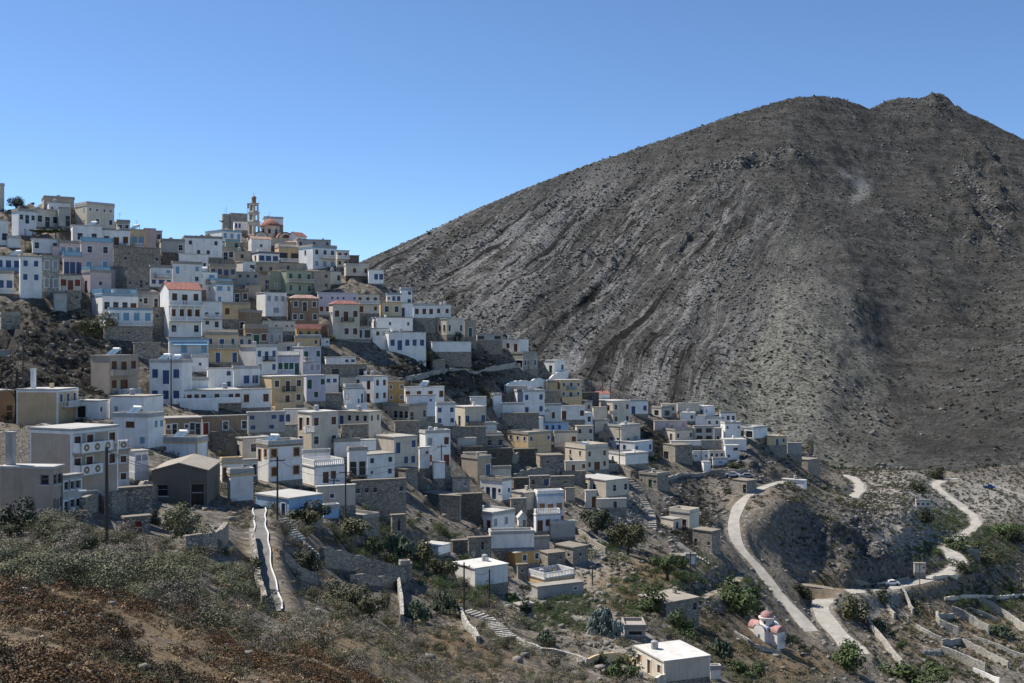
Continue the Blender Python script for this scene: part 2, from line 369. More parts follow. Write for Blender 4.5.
def wall_face(m, o, d, inn, L, z0, z1, holes, dep=.2):
    """A wall from o along d, holes cut through with reveals; inn points into the house."""
    hs = [(x, z, x+w, z+h) for _, _, x, z, w, h in holes]
    xs = sorted({0, L, *[v for q in hs for v in (q[0], q[2])]}); zs = sorted({z0, z1, *[v for q in hs for v in (q[1], q[3])]})
    P = lambda x, z, y=0: (o[0]+d[0]*x+inn[0]*y, o[1]+d[1]*x+inn[1]*y, z)
    for a, b in zip(xs, xs[1:]):
        for c, e in zip(zs, zs[1:]):
            mx, mz = (a+b)/2, (c+e)/2
            if any(q[0] < mx < q[2] and q[1] < mz < q[3] for q in hs): continue
            m.quad(P(a, c), P(b, c), P(b, e), P(a, e))
    for a, c, b, e in hs:
        m.quad(P(a, c), P(a, c, dep), P(a, e, dep), P(a, e)); m.quad(P(b, c, dep), P(b, c), P(b, e), P(b, e, dep))
        m.quad(P(a, e), P(a, e, dep), P(b, e, dep), P(b, e)); m.quad(P(a, c, dep), P(a, c), P(b, c), P(b, c, dep))
def railing(parent, x0, x1, z, y, col, style, ends=True, dep=1.0):
    m = MB(); h = .95
    segs = [((x0, y), (x1, y))]+([((x0, y), (x0, y+dep)), ((x1, y), (x1, y+dep))] if ends else [])
    for (ax, ay), (bx, by) in segs:
        if style == 'panel':
            m.box(min(ax, bx)-.06, min(ay, by)-.06, z, max(ax, bx)+.06, max(ay, by)+.06, z+h)
            if ay == by:
                n = max(1, int((bx-ax)/1.3))
                for k in range(n):
                    c_ = ax+(bx-ax)*(k+.5)/n; r_ = .36
                    m.quad(*[(c_+r_*math.cos(q*math.pi/4), ay-.066, z+h/2+r_*math.sin(q*math.pi/4)) for q in range(8)], m=1)
                    m.quad(*[(c_+.14*math.cos(q*math.pi/2), ay-.07, z+h/2+.14*math.sin(q*math.pi/2)) for q in range(4)], m=0)
        elif style == 'solid':
            m.box(min(ax, bx)-.06, min(ay, by)-.06, z, max(ax, bx)+.06, max(ay, by)+.06, z+h)
        else:
            m.box(min(ax, bx)-.05, min(ay, by)-.05, z+h-.1, max(ax, bx)+.05, max(ay, by)+.05, z+h)
            m.box(min(ax, bx)-.05, min(ay, by)-.05, z, max(ax, bx)+.05, max(ay, by)+.05, z+.14)
            n = max(2, int(math.hypot(bx-ax, by-ay)/(.32 if style == 'bal' else .2))); t = .07 if style == 'bal' else .02
            for k in range(n+1):
                px, py = ax+(bx-ax)*k/n, ay+(by-ay)*k/n; m.box(px-t, py-t, z+.14, px+t, py+t, z+h-.1)
    return m.obj('railing', [col, wallmat('N')] if style == 'panel' else col, parent)
BLK = {'A': (0,180,5.12), 'B': (180,180,5.12), 'C': (0,300,5.12), 'D': (160,280,5.12), 'E': (320,260,5.12), 'F': (0,400,5.12), 'G': (160,390,5.12), 'I': (320,370,5.12), 'J': (470,330,5.12),
       'K': (640,370,5.12), 'L': (440,440,5.12), 'M': (600,450,5.12), 'N': (400,540,5.12), 'O': (580,550,5.12), 'P': (724,440,2.81), 'Q': (0,480,3.363), 'R': (220,190,9.76), 'S': (740,590,9.756), 'T': (860,560,5.555), 'U': (280,500,5.12), 'X': (0,0,1)}
def bp(b, x, y): o = BLK[b]; return o[0]+x/o[2], o[1]+y/o[2]
HOUSES = []; JOBS = []
def h(b, xl, xc, xr, yt, yb, col, label, A='', B='', roof='c', **o): JOBS.append((b, xl, xc, xr, yt, yb, col, label, A, B, roof, o))
def plan(j):
    b, xl, xc, xr, yt, yb, col, label, A, B, roof, o = j
    (pl, pt), (pc, pb), (pr, _) = bp(b, xl, yt), bp(b, xc, yb), bp(b, xr, yb)
    Y = (o.get('Y') or Dist(pc, pb))*o.get('ky', 1)
    wa, wb = max(pc-pl, 0), max(pr-pc, .5)
    dl = o.get('dl')
    if dl is None: dl = 5 if wa < .6 else min(80, max(14, math.degrees(math.atan2(wa, wb*1.0))))
    th = math.atan((pc-CX)/F); yaw = rad(dl)-th
    X = (pc-CX)/F*Y; u = (math.cos(yaw), math.sin(yaw)); v = (-u[1], u[0])
    tr, tl = (pr-CX)/F, (pl-CX)/F
    L = (tr*Y-X)/(u[0]-tr*u[1]); W = o.get('dep') or ((tl*Y-X)/(v[0]-tl*v[1]) if wa >= .6 else min(7.5, max(2.6, .85*L)))
    L = min(max(L, .8), 26); W = min(max(W, .8), 18)
    H = (pb-pt)/F*Y; zb = (CY-pb)/F*Y
    return dict(X=X, Y=Y, z=zb, yaw=yaw, u=u, v=v, L=L, W=W, H=H)
def build_house(j):
    b, xl, xc, xr, yt, yb, col, label, A, B, roof, o = j
    q = j[-1]['plan']; L, W, H = q['L'], q['W'], q['H']
    name = o.get('name', 'house'); t = thing(name, label, o.get('cat', name.split('_')[-1]), (q['X'], q['Y'], q['z']), q['yaw'])
    o['root'] = t
    wm = wallmat(col); m = MB()
    hB = layout(B, L, H); hA = layout(A, W, H)
    wall_face(m, (0, 0), (1, 0), (0, 1), L, 0, H, hB); wall_face(m, (0, W), (0, -1), (1, 0), W, 0, H, hA)
    m.quad((L, 0, 0), (L, W, 0), (L, W, H), (L, 0, H)); m.quad((L, W, 0), (0, W, 0), (0, W, H), (L, W, H))
    if roof in 'rpG' or o.get('rt'):
        rt = o.get('rt', 'hip')
    else: rt = 'flat'
    rm = roofmat('t' if roof == 'G' else roof)
    rise = o.get('rise', .26*min(L, W)); ov = .22
    if rt == 'gu':     # ridge along x: gables on A and the far side
        m.quad((0, W, H), (0, 0, H), (0, W/2, H+rise)); m.quad((L, 0, H), (L, W, H), (L, W/2, H+rise))
    if rt == 'gv':
        m.quad((0, 0, H), (L, 0, H), (L/2, 0, H+rise)); m.quad((L, W, H), (0, W, H), (L/2, W, H+rise))
    m.obj('wall', wm, t)
    f = MB(); fd = o.get('fd', 4.0); f.box(-.04, -.04, -fd, L+.04, W+.04, -.004 if not o.get('sock') else .5)
    f.obj('foundation', wallmat(o.get('fc', 'S' if col not in 'K' else 'K')), t)
    r = MB()
    if rt == 'flat':
        tk = .2; r.box(-.13, -.13, H+.003, L+.13, W+.13, H+tk)
        if o.get('par', random.random() < .25 and roof != 's'):
            p = r if not o.get('parc') else MB(); ph = o.get('parh', .42)
            for x0, y0, x1, y1 in ((-.08, -.08, L+.08, .14), (-.08, W-.14, L+.08, W+.08), (-.08, .14, .14, W-.14), (L-.14, .14, L+.08, W-.14)): p.box(x0, y0, H+tk+.001, x1, y1, H+tk+ph)
            if p is not r: p.obj('parapet', wallmat(o['parc']), t)
    else:
        def slab(*p):
            r.quad(*p); r.quad(*[(a, b_, c-.12) for a, b_, c in reversed(p)])
            for a, c in zip(p, p[1:]+p[:1]): r.quad((a[0], a[1], a[2]-.12), (c[0], c[1], c[2]-.12), c, a)
        k = rise/(min(L, W)/2); z0 = H+.15-ov*k; zr = H+.15+rise; a0, a1, b0, b1 = -ov, L+ov, -ov, W+ov
        if rt == 'gu':
            slab((a0, b0, z0), (a1, b0, z0), (a1, W/2, zr), (a0, W/2, zr)); slab((a1, b1, z0), (a0, b1, z0), (a0, W/2, zr), (a1, W/2, zr))
        elif rt == 'gv':
            slab((a0, b1, z0), (a0, b0, z0), (L/2, b0, zr), (L/2, b1, zr)); slab((a1, b0, z0), (a1, b1, z0), (L/2, b1, zr), (L/2, b0, zr))
        else:
            s = min(L, W)/2
            if L >= W: R0, R1 = (s, W/2, zr), (L-s+.01, W/2, zr)
            else: R0, R1 = (L/2, s, zr), (L/2, W-s+.01, zr)
            c = [(a0, b0, z0), (a1, b0, z0), (a1, b1, z0), (a0, b1, z0)]
            if L >= W: slab(c[0], c[1], R1, R0); slab(c[1], c[2], R1); slab(c[2], c[3], R0, R1); slab(c[3], c[0], R0)
            else: slab(c[0], c[1], R0); slab(c[1], c[2], R1, R0); slab(c[2], c[3], R1); slab(c[3], c[0], R0, R1)
            r.box(-.05, -.05, H-.05, L+.05, W+.05, H+.04)
    ro = r.obj('roof', rm, t)
    sur = o.get('sur', 1 if col not in 'WVSK' and random.random() < .5 else 0)
    for holes, org, rz, ax in ((hB, (0, 0), 0, 0), (hA, (0, W), -math.pi/2, 1)):
        for k, c, x, z, w, hh in holes:
            me = window_mesh(k, w, hh, c, sur)
            link('door' if k == 'door' else 'window', me, t, (x, 0, z) if not ax else (0, W-x, z), rz)
    tr = MB(); n0 = 0
    if o.get('corn'):
        c = o['corn']; z = H-.05
        tr.box(-.1, -.1, z-.28, L+.1, -.003, z); tr.box(-.1, -.003, z-.28, -.003, W, z); tr.box(L+.003, -.003, z-.28, L+.1, W, z); tr.obj('cornice', wallmat(c) if c in PL else pmat(c), t); tr = MB()
    if o.get('band'):
        c = o['band']; tr.box(-.05, -.05, -.3, L+.05, -.003, .7); tr.box(-.05, -.003, -.3, -.003, W, .7); tr.box(L+.003, -.003, -.3, L+.05, W, .7)
        tr.obj('base_band', wallmat(c) if c in PL else pmat(c), t)
    if o.get('cors'):
        tr = MB(); c = o['cors']; e = .16
        cm = wallmat(c) if c in PL else pmat(c)
        tr.box(L-e, -.05, 0, L+.05, -.003, H-.02); tr.obj('corner_trim', cm, t)
        tr = MB(); i0 = 0; P = [(-.05, e), (-.05, -.05), (e, -.05), (e, -.003), (-.003, -.003), (-.003, e)]
        for a_, b_ in zip(P, P[1:]+P[:1]): tr.quad((*a_, 0), (*b_, 0), (*b_, H-.02), (*a_, H-.02))
        tr.obj('corner_trim', cm, t)
        tr = MB(); tr.box(-.05, W-e, 0, -.003, W, H-.02); tr.obj('corner_trim', cm, t)
    nB = len(B.split('/')) if B else 1; rh = H/nB
    for spec in o.get('bal', []):       # (row, x0, x1, railing colour, style)
        rw, f0, f1, c, sty = spec; z = H-(rw+1)*rh; dp = o.get('bd', 1.1)
        s = MB(); s.box(f0*L, -dp, z-.16, f1*L, -.003, z-.01); s.obj('balcony_slab', plaster('cement_roof', ROOF['c'][1]), t)
        railing(t, f0*L+.08, f1*L-.08, z, -dp+.08, wallmat(c) if c in PL else pmat(c), sty, True, dp-.15)
    if 'd' in B.split('/')[-1] and rt == 'flat' and L > 4 and H < 7.5 and col != 'K' and not o.get('noterr') and random.random() < .6:
        s = MB(); dp = random.uniform(1.2, 2.0); x1_ = L*random.uniform(.6, 1); ph = random.uniform(.35, .7); s.box(.0, -dp, -3.5, x1_, -.045, -.02); fm = wallmat(col if random.random() < .5 else 'S')
        te = s.obj('terrace', fm, t); s = MB(); s.box(.0, -dp-.12, -3.5, x1_, -dp-.003, ph); s.box(x1_+.003, -dp-.12, -3.5, x1_+.14, -.045, ph)
        s.obj('terrace_wall', fm, t)
    if rt == 'flat' and roof != 's' and L*W > 14:
        if random.random() < .35:
            s = MB(); x, y = L*random.uniform(.15, .85), W*random.uniform(.4, .85); hh = random.uniform(.5, .9); s.box(x-.25, y-.25, H+.2, x+.25, y+.25, H+.2+hh); s.box(x-.3, y-.3, H+.2+hh, x+.3, y+.3, H+.28+hh); s.obj('chimney', wm, ro)
        if random.random() < .25:
            s = MB(); x, y = L*random.uniform(.2, .8), W*random.uniform(.4, .8); s.lathe(x, y, [(.45, H+.21), (.45, H+1.1), (.15, H+1.25)], 12); s.obj('water_tank', pmat('l'), ro)
    for spec in o.get('colonn', []):    # (row, n)
        rw, n = spec; z = H-(rw+1)*rh; s = MB()
        for k in range(n):
            x = .1+(L-.4)*k/(n-1); s.box(x, -1.1, z, x+.2, -.88, z+rh-.16)
        s.box(0, -1.15, z+rh-.16, L, -.003, z+rh); s.obj('veranda_posts', wm, t)
    if o.get('terr'):                   # roof terrace railing
        c, sty = o['terr']; z = H+.205
        for x0, y0, x1, y1 in ((0, 0, L, 0), (0, W, L, W)): railing(t, .1, L-.1, z, .08 if y0 == 0 else W-.1, wallmat(c) if c in PL else pmat(c), sty, y0 == 0, W-.3)
    if o.get('awn'):
        rw, f0, f1, c = o['awn']; z = H-(rw+1)*rh+rh*.82; s = MB()
        s.quad((f0*L, -.003, z), (f0*L, -1.5, z-.5), (f1*L, -1.5, z-.5), (f1*L, -.003, z)); s.quad((f0*L, -1.5, z-.5), (f0*L, -1.5, z-.62), (f1*L, -1.5, z-.62), (f1*L, -1.5, z-.5)); s.obj('awning', pmat(c), t)
    if o.get('chim'):
        fx, fy, hh, c = o['chim']; s = MB(); x, y = fx*L, fy*W; s.box(x-.3, y-.3, H, x+.3, y+.3, H+hh); s.box(x-.38, y-.38, H+hh, x+.38, y+.38, H+hh+.15); s.obj('chimney', wallmat(c), ro)
    if o.get('ante') or (random.random() < .22 and rt == 'flat' and roof != 's'):
        s = MB(); x, y = L*random.uniform(.15, .85), W*random.uniform(.3, .8); hh = random.uniform(1.5, 2.6); s.tube([(x, y, H), (x, y, H+hh)], .03, 5)
        for k in range(3): s.box(x-.45+.08*k, y-.015, H+hh-.2-.25*k, x+.45-.08*k, y+.015, H+hh-.17-.25*k)
        s.obj('aerial', pmat('l'), ro)
    if o.get('solar'): SOLAR.append((t, o['solar'], L, W, H))
    return t
SOLAR = []
# ------------------------------------------------------------------ the houses, read off the photograph block by block
# ridge, top left
h('A',-60,-60,22,25,150,'C','tall plain cream house cut off at the top of the left edge',roof='w',par=True)
h('A',225,225,380,92,140,'T','low brown-roofed house with white lower storey on the left skyline',B='.',roof='t')
h('A',250,250,362,115,175,'V','bluish white house with one dark opening under the brown-roofed skyline house',B='s.s')
h('A',385,445,585,122,240,'C','big cream two-storey house highest on the left skyline with paired small windows',A='.s/ss',B='ssss/.w.w',corn='C',roof='w',par=True,dl=25)
h('A',60,95,186,158,282,'V','bluish white house with three dark windows in the upper left village',A='.',B='wdw/.',dl=25)
h('A',98,185,302,148,238,'C','cream house with three dark windows right of the bluish white house',A='.',B='wdw',roof='t',dl=30)
h('A',300,300,362,142,235,'G','small grey house with one dark doorway below the brown-roofed skyline house',B='.d')
h('A',370,372,522,232,330,'W','white house with two dark square windows below the big cream skyline house',B='ww',solar=(.7,.5),roof='w')
h('A',520,522,666,255,345,'W','white house with brown door and railed balcony beside the yellow house',B='n:wdw',bal=[(0,.2,.85,'k','bars')])
h('A',600,600,665,215,262,'G','low grey terrace house on the skyline above the yellow house',B='ww')
h('A',668,670,742,255,345,'Y','narrow yellow house with two light blue windows and small white balcony',B='t:ww',bal=[(0,.2,.9,'W','bal')],solar=(.3,.5))
h('A',740,740,797,250,347,'P','plain brownish pink house on the rim right of the narrow yellow house',roof='t')
h('A',797,797,830,262,322,'T','small tan house with dark windows at the end of the upper left rim',B='w',roof='t')
h('A',825,825,946,312,380,'G','low grey flat-roofed house behind the dark stone block on the rim',B='..w',roof='g')
h('A',-30,-30,42,208,332,'W','white house with one dark window at the upper left picture edge',B='.w',roof='w')
h('A',40,40,106,298,345,'W','small plain white house beside the vine pergola',roof='w',par=True)
h('A',165,168,302,300,372,'V','long low bluish house with dark windows under the vine pergola',B='w.w')
h('A',300,305,416,322,390,'P','pink house wing with blue balcony and blue windows left of the main pink block',B='t:wdw',bal=[(0,0,1,'t','bal')],bd=.9)
h('A',412,416,580,318,470,'P','pink two-storey house with white-framed windows and blue roof railing',B='k:ww/t:dw',sur=1,terr=('t','bal'),roof='w')
h('A',270,270,306,342,385,'P','tiny pink annex left of the pink house with blue balcony')
h('A',322,326,420,392,478,'P','pink lower storey with three blue windows and blue terrace railing',B='b:ddd',terr=('t','bal'))
h('A',418,462,570,472,575,'P','plain pink lower house with one small blue window and blue railed terrace',A='b:d',B='.s.',terr=('t','bal'),dl=25)
h('A',-30,-20,104,388,470,'V','bluish white upper house with three blue windows and pale blue balcony at the left edge',B='b:www',bal=[(0,.0,.98,'t','bal')],solar=(.85,.4))
h('A',-30,-20,70,478,580,'V','bluish white lower house with blue windows and scalloped balcony at the left edge',B='b:ww',bal=[(0,.0,.95,'W','bal')])
h('A',98,104,214,392,602,'W','tall bluish white house with four blue grey windows at the left edge',B='d:ww/ww/.',fc='G')
h('A',206,214,306,388,572,'Z','pale grey stone house with four arched windows on the left',B='l:aa/aa',roof='t')
h('A',305,308,416,488,566,'C','cream house with red brown door and two windows at the cliff edge',B='r:wdw',fc='G')
h('A',280,280,342,585,668,'G','narrow grey cellar block hanging on the dark cliff',fc='G')
h('A',340,342,412,568,642,'S','small stone cellar with one window below the cream house on the cliff',B='.s',roof='t')
h('A',572,582,822,342,442,'S','long brown stone retaining house under the rim',B='.s...s',roof='s',name='stone_house')
h('A',575,652,768,442,572,'S','brown stone ruin with arched windows below the rim',A='.',B='s.as',roof='s',dl=35,name='stone_house')
h('A',668,742,822,392,446,'W','little white house with red hipped roof and three blue windows',A='.',B='b:www',roof='r',dl=38)
h('A',765,770,882,448,546,'W','white house with blue windows under the little red hipped roof',B='t:..w/b:wWw',bal=[(0,.2,.9,'W','bal')])
h('A',825,830,932,372,434,'K','dark brown stone block on the rim of the upper village',roof='s',name='stone_house')
h('A',880,884,1034,428,530,'W','white house with turquoise door left of the orange roof patch',B='t:d.w/..k:w')
h('A',470,524,706,585,690,'W','white house with turquoise cornice and roof railing above the dark cliff',A='n:s',B='k:wwwn:d',corn='t',terr=('t','bal'),roof='w',dl=18)
h('C',555,560,782,42,132,'W','white lower storey with four turquoise windows on the dark cliff',B='t:Wwww',corn='t',bal=[(0,.15,.98,'W','bal')])
h('C',508,540,602,85,145,'W','white cube room with one dark window at the cliff foot of the turquoise house',A='.',B='.s.',roof='w',fc='T')
h('A',704,708,812,585,655,'G','low grey white house with two dark windows beside the turquoise-trimmed house',B='sw.d')
# ridge, centre
h('B',20,22,216,296,392,'W','large white house with open roof pergola left of the green house',B='w.w/.ww.',roof='g')
h('B',130,214,316,256,314,'W','white house with three blue windows above green ground floor',A='.',B='t:www',corn='t',dl=32,roof='w')
h('B',232,234,306,306,364,'E','green house with one dark window below the blue-trimmed white house',B='.w',corn='t')
h('B',275,278,350,212,256,'W','white house with two blue arched windows beside the bell tower',B='b:aa..')
h('B',350,366,466,300,368,'W','white house with pinkish roof and one brown window below the church',A='.',B='n:.s.',roof='p',rt='gu',dl=20,rise=.7)
h('B',428,430,528,196,226,'W','plain white house on the skyline behind the red dome',roof='w',par=True)
h('B',553,600,648,286,330,'W','white house with red gabled roof right of the church',A='.',B='n:ww',roof='r',rt='gu',dl=45,rise=1.2)
h('B',600,600,772,305,348,'G','long grey white house on the right skyline',B='w.w.w',roof='t')
h('B',190,192,276,345,416,'T','brownish house with one dark door below the green house',B='.dw',roof='t')
h('B',275,277,362,365,418,'T','plain tan house below the white house with pinkish roof',B='.w.',roof='t')
h('B',368,402,506,368,432,'W','white house with blue trim and three large blue windows in the upper village',A='b:w',B='b:WWW',corn='b',dl=22)
h('B',485,506,612,345,418,'Y','yellow house with dark veranda openings and white balustrade',A='.',B='oo',bal=[(0,0,1.15,'W','bal')],terr=('C','bal'),dl=18)
h('B',608,680,802,340,456,'V','large bluish white house with six blue grey windows right of the yellow veranda house',A='w/.',B='k:www/t:www',bal=[(0,.3,.9,'W','bal')],corn='t',dl=30)
h('B',798,802,866,362,446,'C','greyish cream house with white balcony left of the dark stone hut on the ridge',B='n:ww/ww',bal=[(0,0,1,'W','bal')])
h('B',864,866,917,388,436,'K','dark stone hut on the ridge against the mountain',roof='s',name='stone_house')
h('B',840,850,966,438,490,'C','cream house with two brown windows on a dark crag at the ridge end',B='n:.w.w',roof='w',fc='K')
h('B',963,966,1042,462,530,'W','white house with two blue windows last on the upper ridge',B='b:.ww',roof='w',fc='S')
h('B',285,322,386,418,470,'W','white cube house with one wide dark window in the upper village',A='.',B='.W',dl=30,roof='w')
h('B',148,152,222,402,436,'T','tan hut left of the tan house with blue windows',B='..',roof='t')
h('B',152,154,288,440,502,'T','long tan house with four small blue windows',B='b:wwdw',roof='t')
h('B',-10,-5,145,378,470,'W','plain white long wall house with little orange roof patch',B='...s',roof='w')
h('B',62,66,118,422,442,'W','small white shed under an orange roof patch',roof='p',rt='gu',rise=.4)
h('B',20,82,192,470,562,'W','white house with turquoise windows left of the blue railed tower house',A='.',B='t:wW/.w',dl=28,solar=(.6,.5))
h('B',120,182,272,528,636,'W','white tower house with turquoise roof railing and big turquoise window',A='t:w/.',B='t:Ww/w.',terr=('t','bal'),corn='t',dl=33)
h('B',285,288,406,472,556,'G','grey white house with three dark windows mid slope under the white cube house',B='www/.d.',roof='t')
h('B',388,390,488,430,480,'T','brown house with two windows left of the long tan terrace',B='ww',roof='t')
h('B',476,480,682,425,462,'T','long low tan house above the green house',B='..d....',roof='t')
h('B',452,545,684,462,582,'E','green two-storey house with arched lower windows and balustraded balcony',A='./.',B='k:www/aaa',bal=[(0,0,1,'C','bal')],dl=33)
h('B',710,745,826,468,532,'C','pinkish cream house right of the green house',A='w',B='w.w',roof='t',dl=30)
h('B',270,272,352,562,632,'N','brown house with two dark openings beside the grey white box house',B='dw',roof='t')
h('B',680,684,770,470,560,'T','small tan house squeezed right of the green house',B='.w/.d',roof='t')
h('B',380,382,460,488,560,'T','dim tan house with dark door below the brown house mid slope',B='w.d',roof='t')
h('B',180,182,262,505,570,'N','dull brown house with small windows behind the blue railed tower house',B='.ww',roof='t')
h('B',330,333,415,540,590,'T','low tan house above the grey white box house',B='w..',roof='c')
# middle band
h('D',0,45,212,48,292,'W','tall white house with red roof, colonnaded balcony and dark windows',A='./s/.',B='n:wdw/wwww/k:w.w',roof='r',rt='gu',dl=16,rise=1.5,bal=[(0,.0,1,'W','bal'),(1,0,1,'W','bal')],colonn=[(1,5)])
h('D',212,214,318,112,285,'W','plain white side wing with small dark windows right of the tall red-roofed house',B='./ww/wd/.',roof='w',bal=[(1,0,1,'W','bal')])
h('D',42,48,248,300,402,'V','white and pale blue house with sky blue awning and washing on its balcony',B='t:.w.w',awn=(0,.05,.95,'t'),corn='t',bal=[(0,.0,1,'W','bal')])
h('D',228,232,402,282,422,'Y','yellow house with blue doors, arched blue windows and two balustrades',B='b:ada/.d.d',sur=1,bal=[(0,0,1,'C','bal')],terr=('C','bal'))
h('D',384,388,468,290,350,'C','cream wing with two blue windows right of the yellow house with balustrades',B='b:.w.w')
h('D',330,440,522,165,275,'N','brown house with three dark windows below the tall house wing',A='wdw',B='..',roof='t',dl=62)
h('D',433,436,552,240,338,'N','brownish house with pale cornice and green door',B='n:wg:dn:w',corn='T',roof='t')
h('D',548,552,628,248,340,'G','grey brown house with two white-framed arched windows',B='l:aa',sur=1,roof='t')
h('D',270,274,462,125,200,'Y','low yellow house partly hidden behind the brown house',B='n:ww..',roof='t')
h('D',494,540,648,65,185,'W','white box house with three grey blue windows left of the brown hip-roofed house',A='.',B='l:www/.W.',roof='w',dl=25)
h('D',655,672,812,92,222,'N','brown house under pale red hipped roof with dark balcony door',A='.',B='k:wdw/ww.w',roof='p',dl=16)
h('D',522,526,692,212,262,'C','low cream house with four small windows under the white box house',B='..s.ss',roof='w')
h('B',703,708,908,578,690,'L','long lilac white house with many small brown windows',B='n:s.sss.s/ww.www',roof='w')
h('E',180,186,304,178,272,'C','cream house with three brown windows and balustrade left of the ochre block',B='n:www/o.w',bal=[(0,.1,1,'W','bal')],roof='t')
h('D',865,885,1022,122,302,'C','cream house with red hipped roof and dark balcony over stone base',A='n:ss/.',B='n:wdw/.ww',roof='r',dl=20,bal=[(0,.3,.75,'n','bars')],fc='S')
h('E',62,95,262,340,405,'T','tan stone house with two dark openings at the foot of the cream red-roofed house',A='.',B='..oo',roof='t',dl=22)
h('D',690,700,822,248,300,'O','orange house with red tiled roof and three blue windows',B='b:www',roof='r',rt='gu',rise=.9,bal=[(0,0,1,'W','bal')])
h('D',690,692,818,298,338,'Y','yellow lower storey below the orange red-roofed house',B='..a')
h('D',405,492,602,345,485,'W','white box house with five grey blue windows in the middle of the village',A='.',B='d:wdw/w.w',roof='w',dl=40,bal=[(0,.3,.75,'k','bars')])
h('D',675,732,824,345,487,'L','lilac house with green doors and white balcony rail',A='g:w',B='g:d.w/l:.ww',sur=1,dl=28,roof='w',bal=[(0,.0,.5,'W','bars')])
h('D',598,602,716,392,487,'L','lilac low house with ornamental white roof balustrade and green doors',B='g:vvvd',terr=('W','bal'))
h('D',600,604,690,320,400,'C','grey cream house above the lilac balustrade house',B='..w.',roof='t')
h('D',240,246,374,455,558,'W','white stepped house with blue door left of the plain white house',B='b:..w/..d',roof='w')
h('D',118,122,246,516,572,'W','white low block with small blue window in front of the stepped white house',B='b:s..',roof='w',par=True)
h('D',372,376,512,456,560,'W','plain white house with two dark windows beside the stepped white house',B='d:.ww',roof='w')
h('D',95,98,415,570,632,'W','long white single-storey house with brown doors and windows in a row',B='n:wdwd.w.dw',roof='w',bal=[(0,-.12,1.0,'W','solid')])
h('D',412,416,566,562,655,'W','white end house with two brown windows joining the long white row',B='n:w.w',roof='w')
h('D',503,572,736,498,645,'Y','pale yellow two-storey house with dark balcony and brown doors',A='.',B='n:wdw/.dw',sur=1,dl=26,bal=[(0,.32,.68,'k','bars')],roof='w')
h('D',734,750,848,492,622,'L','lilac white house with green door and two white-framed windows',A='.',B='g:d.w/.w.',sur=1,roof='w')
h('D',838,846,914,492,588,'W','white grey house with two windows and curved wall below it',B='d:ww/.',roof='w')
h('D',938,950,1030,548,642,'W','small white house with round brown window low in the middle village',B='n:w./k:.d',roof='w')
h('D',843,850,1002,398,432,'W','low white house with two bright blue windows on a rock ledge',B='b:...ww',roof='w',fc='S')
h('D',825,830,1060,436,510,'S','ruined stone house with gaping openings below the rock ledge',B='.o..o',roof='s',name='stone_house')
h('D',820,824,868,300,338,'V','tiny pale blue white room beside the orange house',B='b:.s',roof='w')
h('D',-10,0,140,418,560,'W','white house with four bright blue shuttered windows behind a dark pole',B='b:ww/ww',solar=(.2,.5),roof='w')
h('D',158,162,248,398,470,'W','white room block below the washing balcony',B='.s.',roof='w')
# right of centre ridge
h('E',338,342,415,172,225,'W','white house with pale blue trim behind the ochre block',B='b:sww',corn='t')
h('E',412,414,472,150,230,'W','white house with rounded parapet and blue windows on the ridge',B='b:.w/.w',roof='w',par=True,corn='t')
h('E',414,416,476,222,292,'W','white lower house with blue door below the ridge house with rounded parapet',B='b:d..')
h('E',302,316,416,218,288,'Y','ochre yellow block with two white-framed windows on the ridge',A='.',B='k:ww',sur=1,roof='t',dl=18)
h('E',472,478,588,234,296,'W','white house with three brown windows on the central ridge',B='n:www',roof='w')
h('E',586,588,670,232,294,'W','white house with two narrow brown windows at the central ridge end',B='n:vv',roof='w')
h('E',242,290,475,296,362,'W','broad white house with few small windows above the blue-windowed house',A='n:ww',B='.b:s.n:s',roof='w',dl=22)
h('E',258,262,350,352,402,'W','white low house with brown door left of the blue-windowed white house',B='n:.w.d')
h('E',326,352,542,372,462,'W','white house with seven blue windows on the crag',A='b:w',B='b:wdwww',roof='w',dl=20,fc='W')
h('E',578,648,738,302,382,'C','cream house with five brown arched windows and garden terrace',A='n:aaa',B='n:a.a',roof='w',dl=42)
h('E',735,740,800,310,392,'T','tan grey house with green door right of the cream house with arched windows',B='g:.d.',roof='t')
h('E',570,574,774,420,470,'W','long curved white terrace retaining wall below the garden',name='retaining_wall',cat='wall',roof='w',dep=2.2,dl=12,par=False)
h('E',578,668,724,478,528,'W','tiny white house with dark door under the white terrace wall',A='k:.d',B='s.',roof='w',dl=45)
h('E',800,804,932,380,410,'G','grey concrete roof shelter at the ridge dip',B='o.o',roof='g',name='shelter',cat='shelter')
h('J',138,252,300,48,112,'W','white house with brown door and grey right side at the ridge dip',A='n:.wd',B='.',roof='g',dl=62)
h('J',142,272,346,122,200,'Z','stone house with dark veranda and cream right end at the ridge dip',A='.oo',B='k:w.w',roof='c',dl=50)
h('J',350,432,488,158,222,'W','white house with green door and green window on the ridge',A='n:.g:d',B='g:.w',roof='w',dl=52)
h('J',400,402,448,270,308,'Y','low yellow annex left of the blue-windowed yellow house')
h('J',432,462,572,258,352,'Y','yellow two-storey house with blue windows and tiny balcony before the mountain',A='.',B='b:vwv/vdv',roof='w',dl=22,bal=[(0,.3,.7,'t','bars')])
h('J',632,660,716,328,352,'W','low white hut with red roof on the ridge',roof='r',rt='gu',rise=.7,dl=20)
h('J',570,574,660,322,365,'K','dark stone ruin left of the low red-roofed hut',B='.o.',roof='s',name='stone_house')
h('J',222,272,382,318,438,'W','white two-storey house with yellow end wall and blue windows',A='b:s',B='b:w.w/d.w',roof='w',dl=28)
h('J',380,384,462,318,378,'S','grey stone house between the white and the yellow two-storey houses',roof='t',name='stone_house')
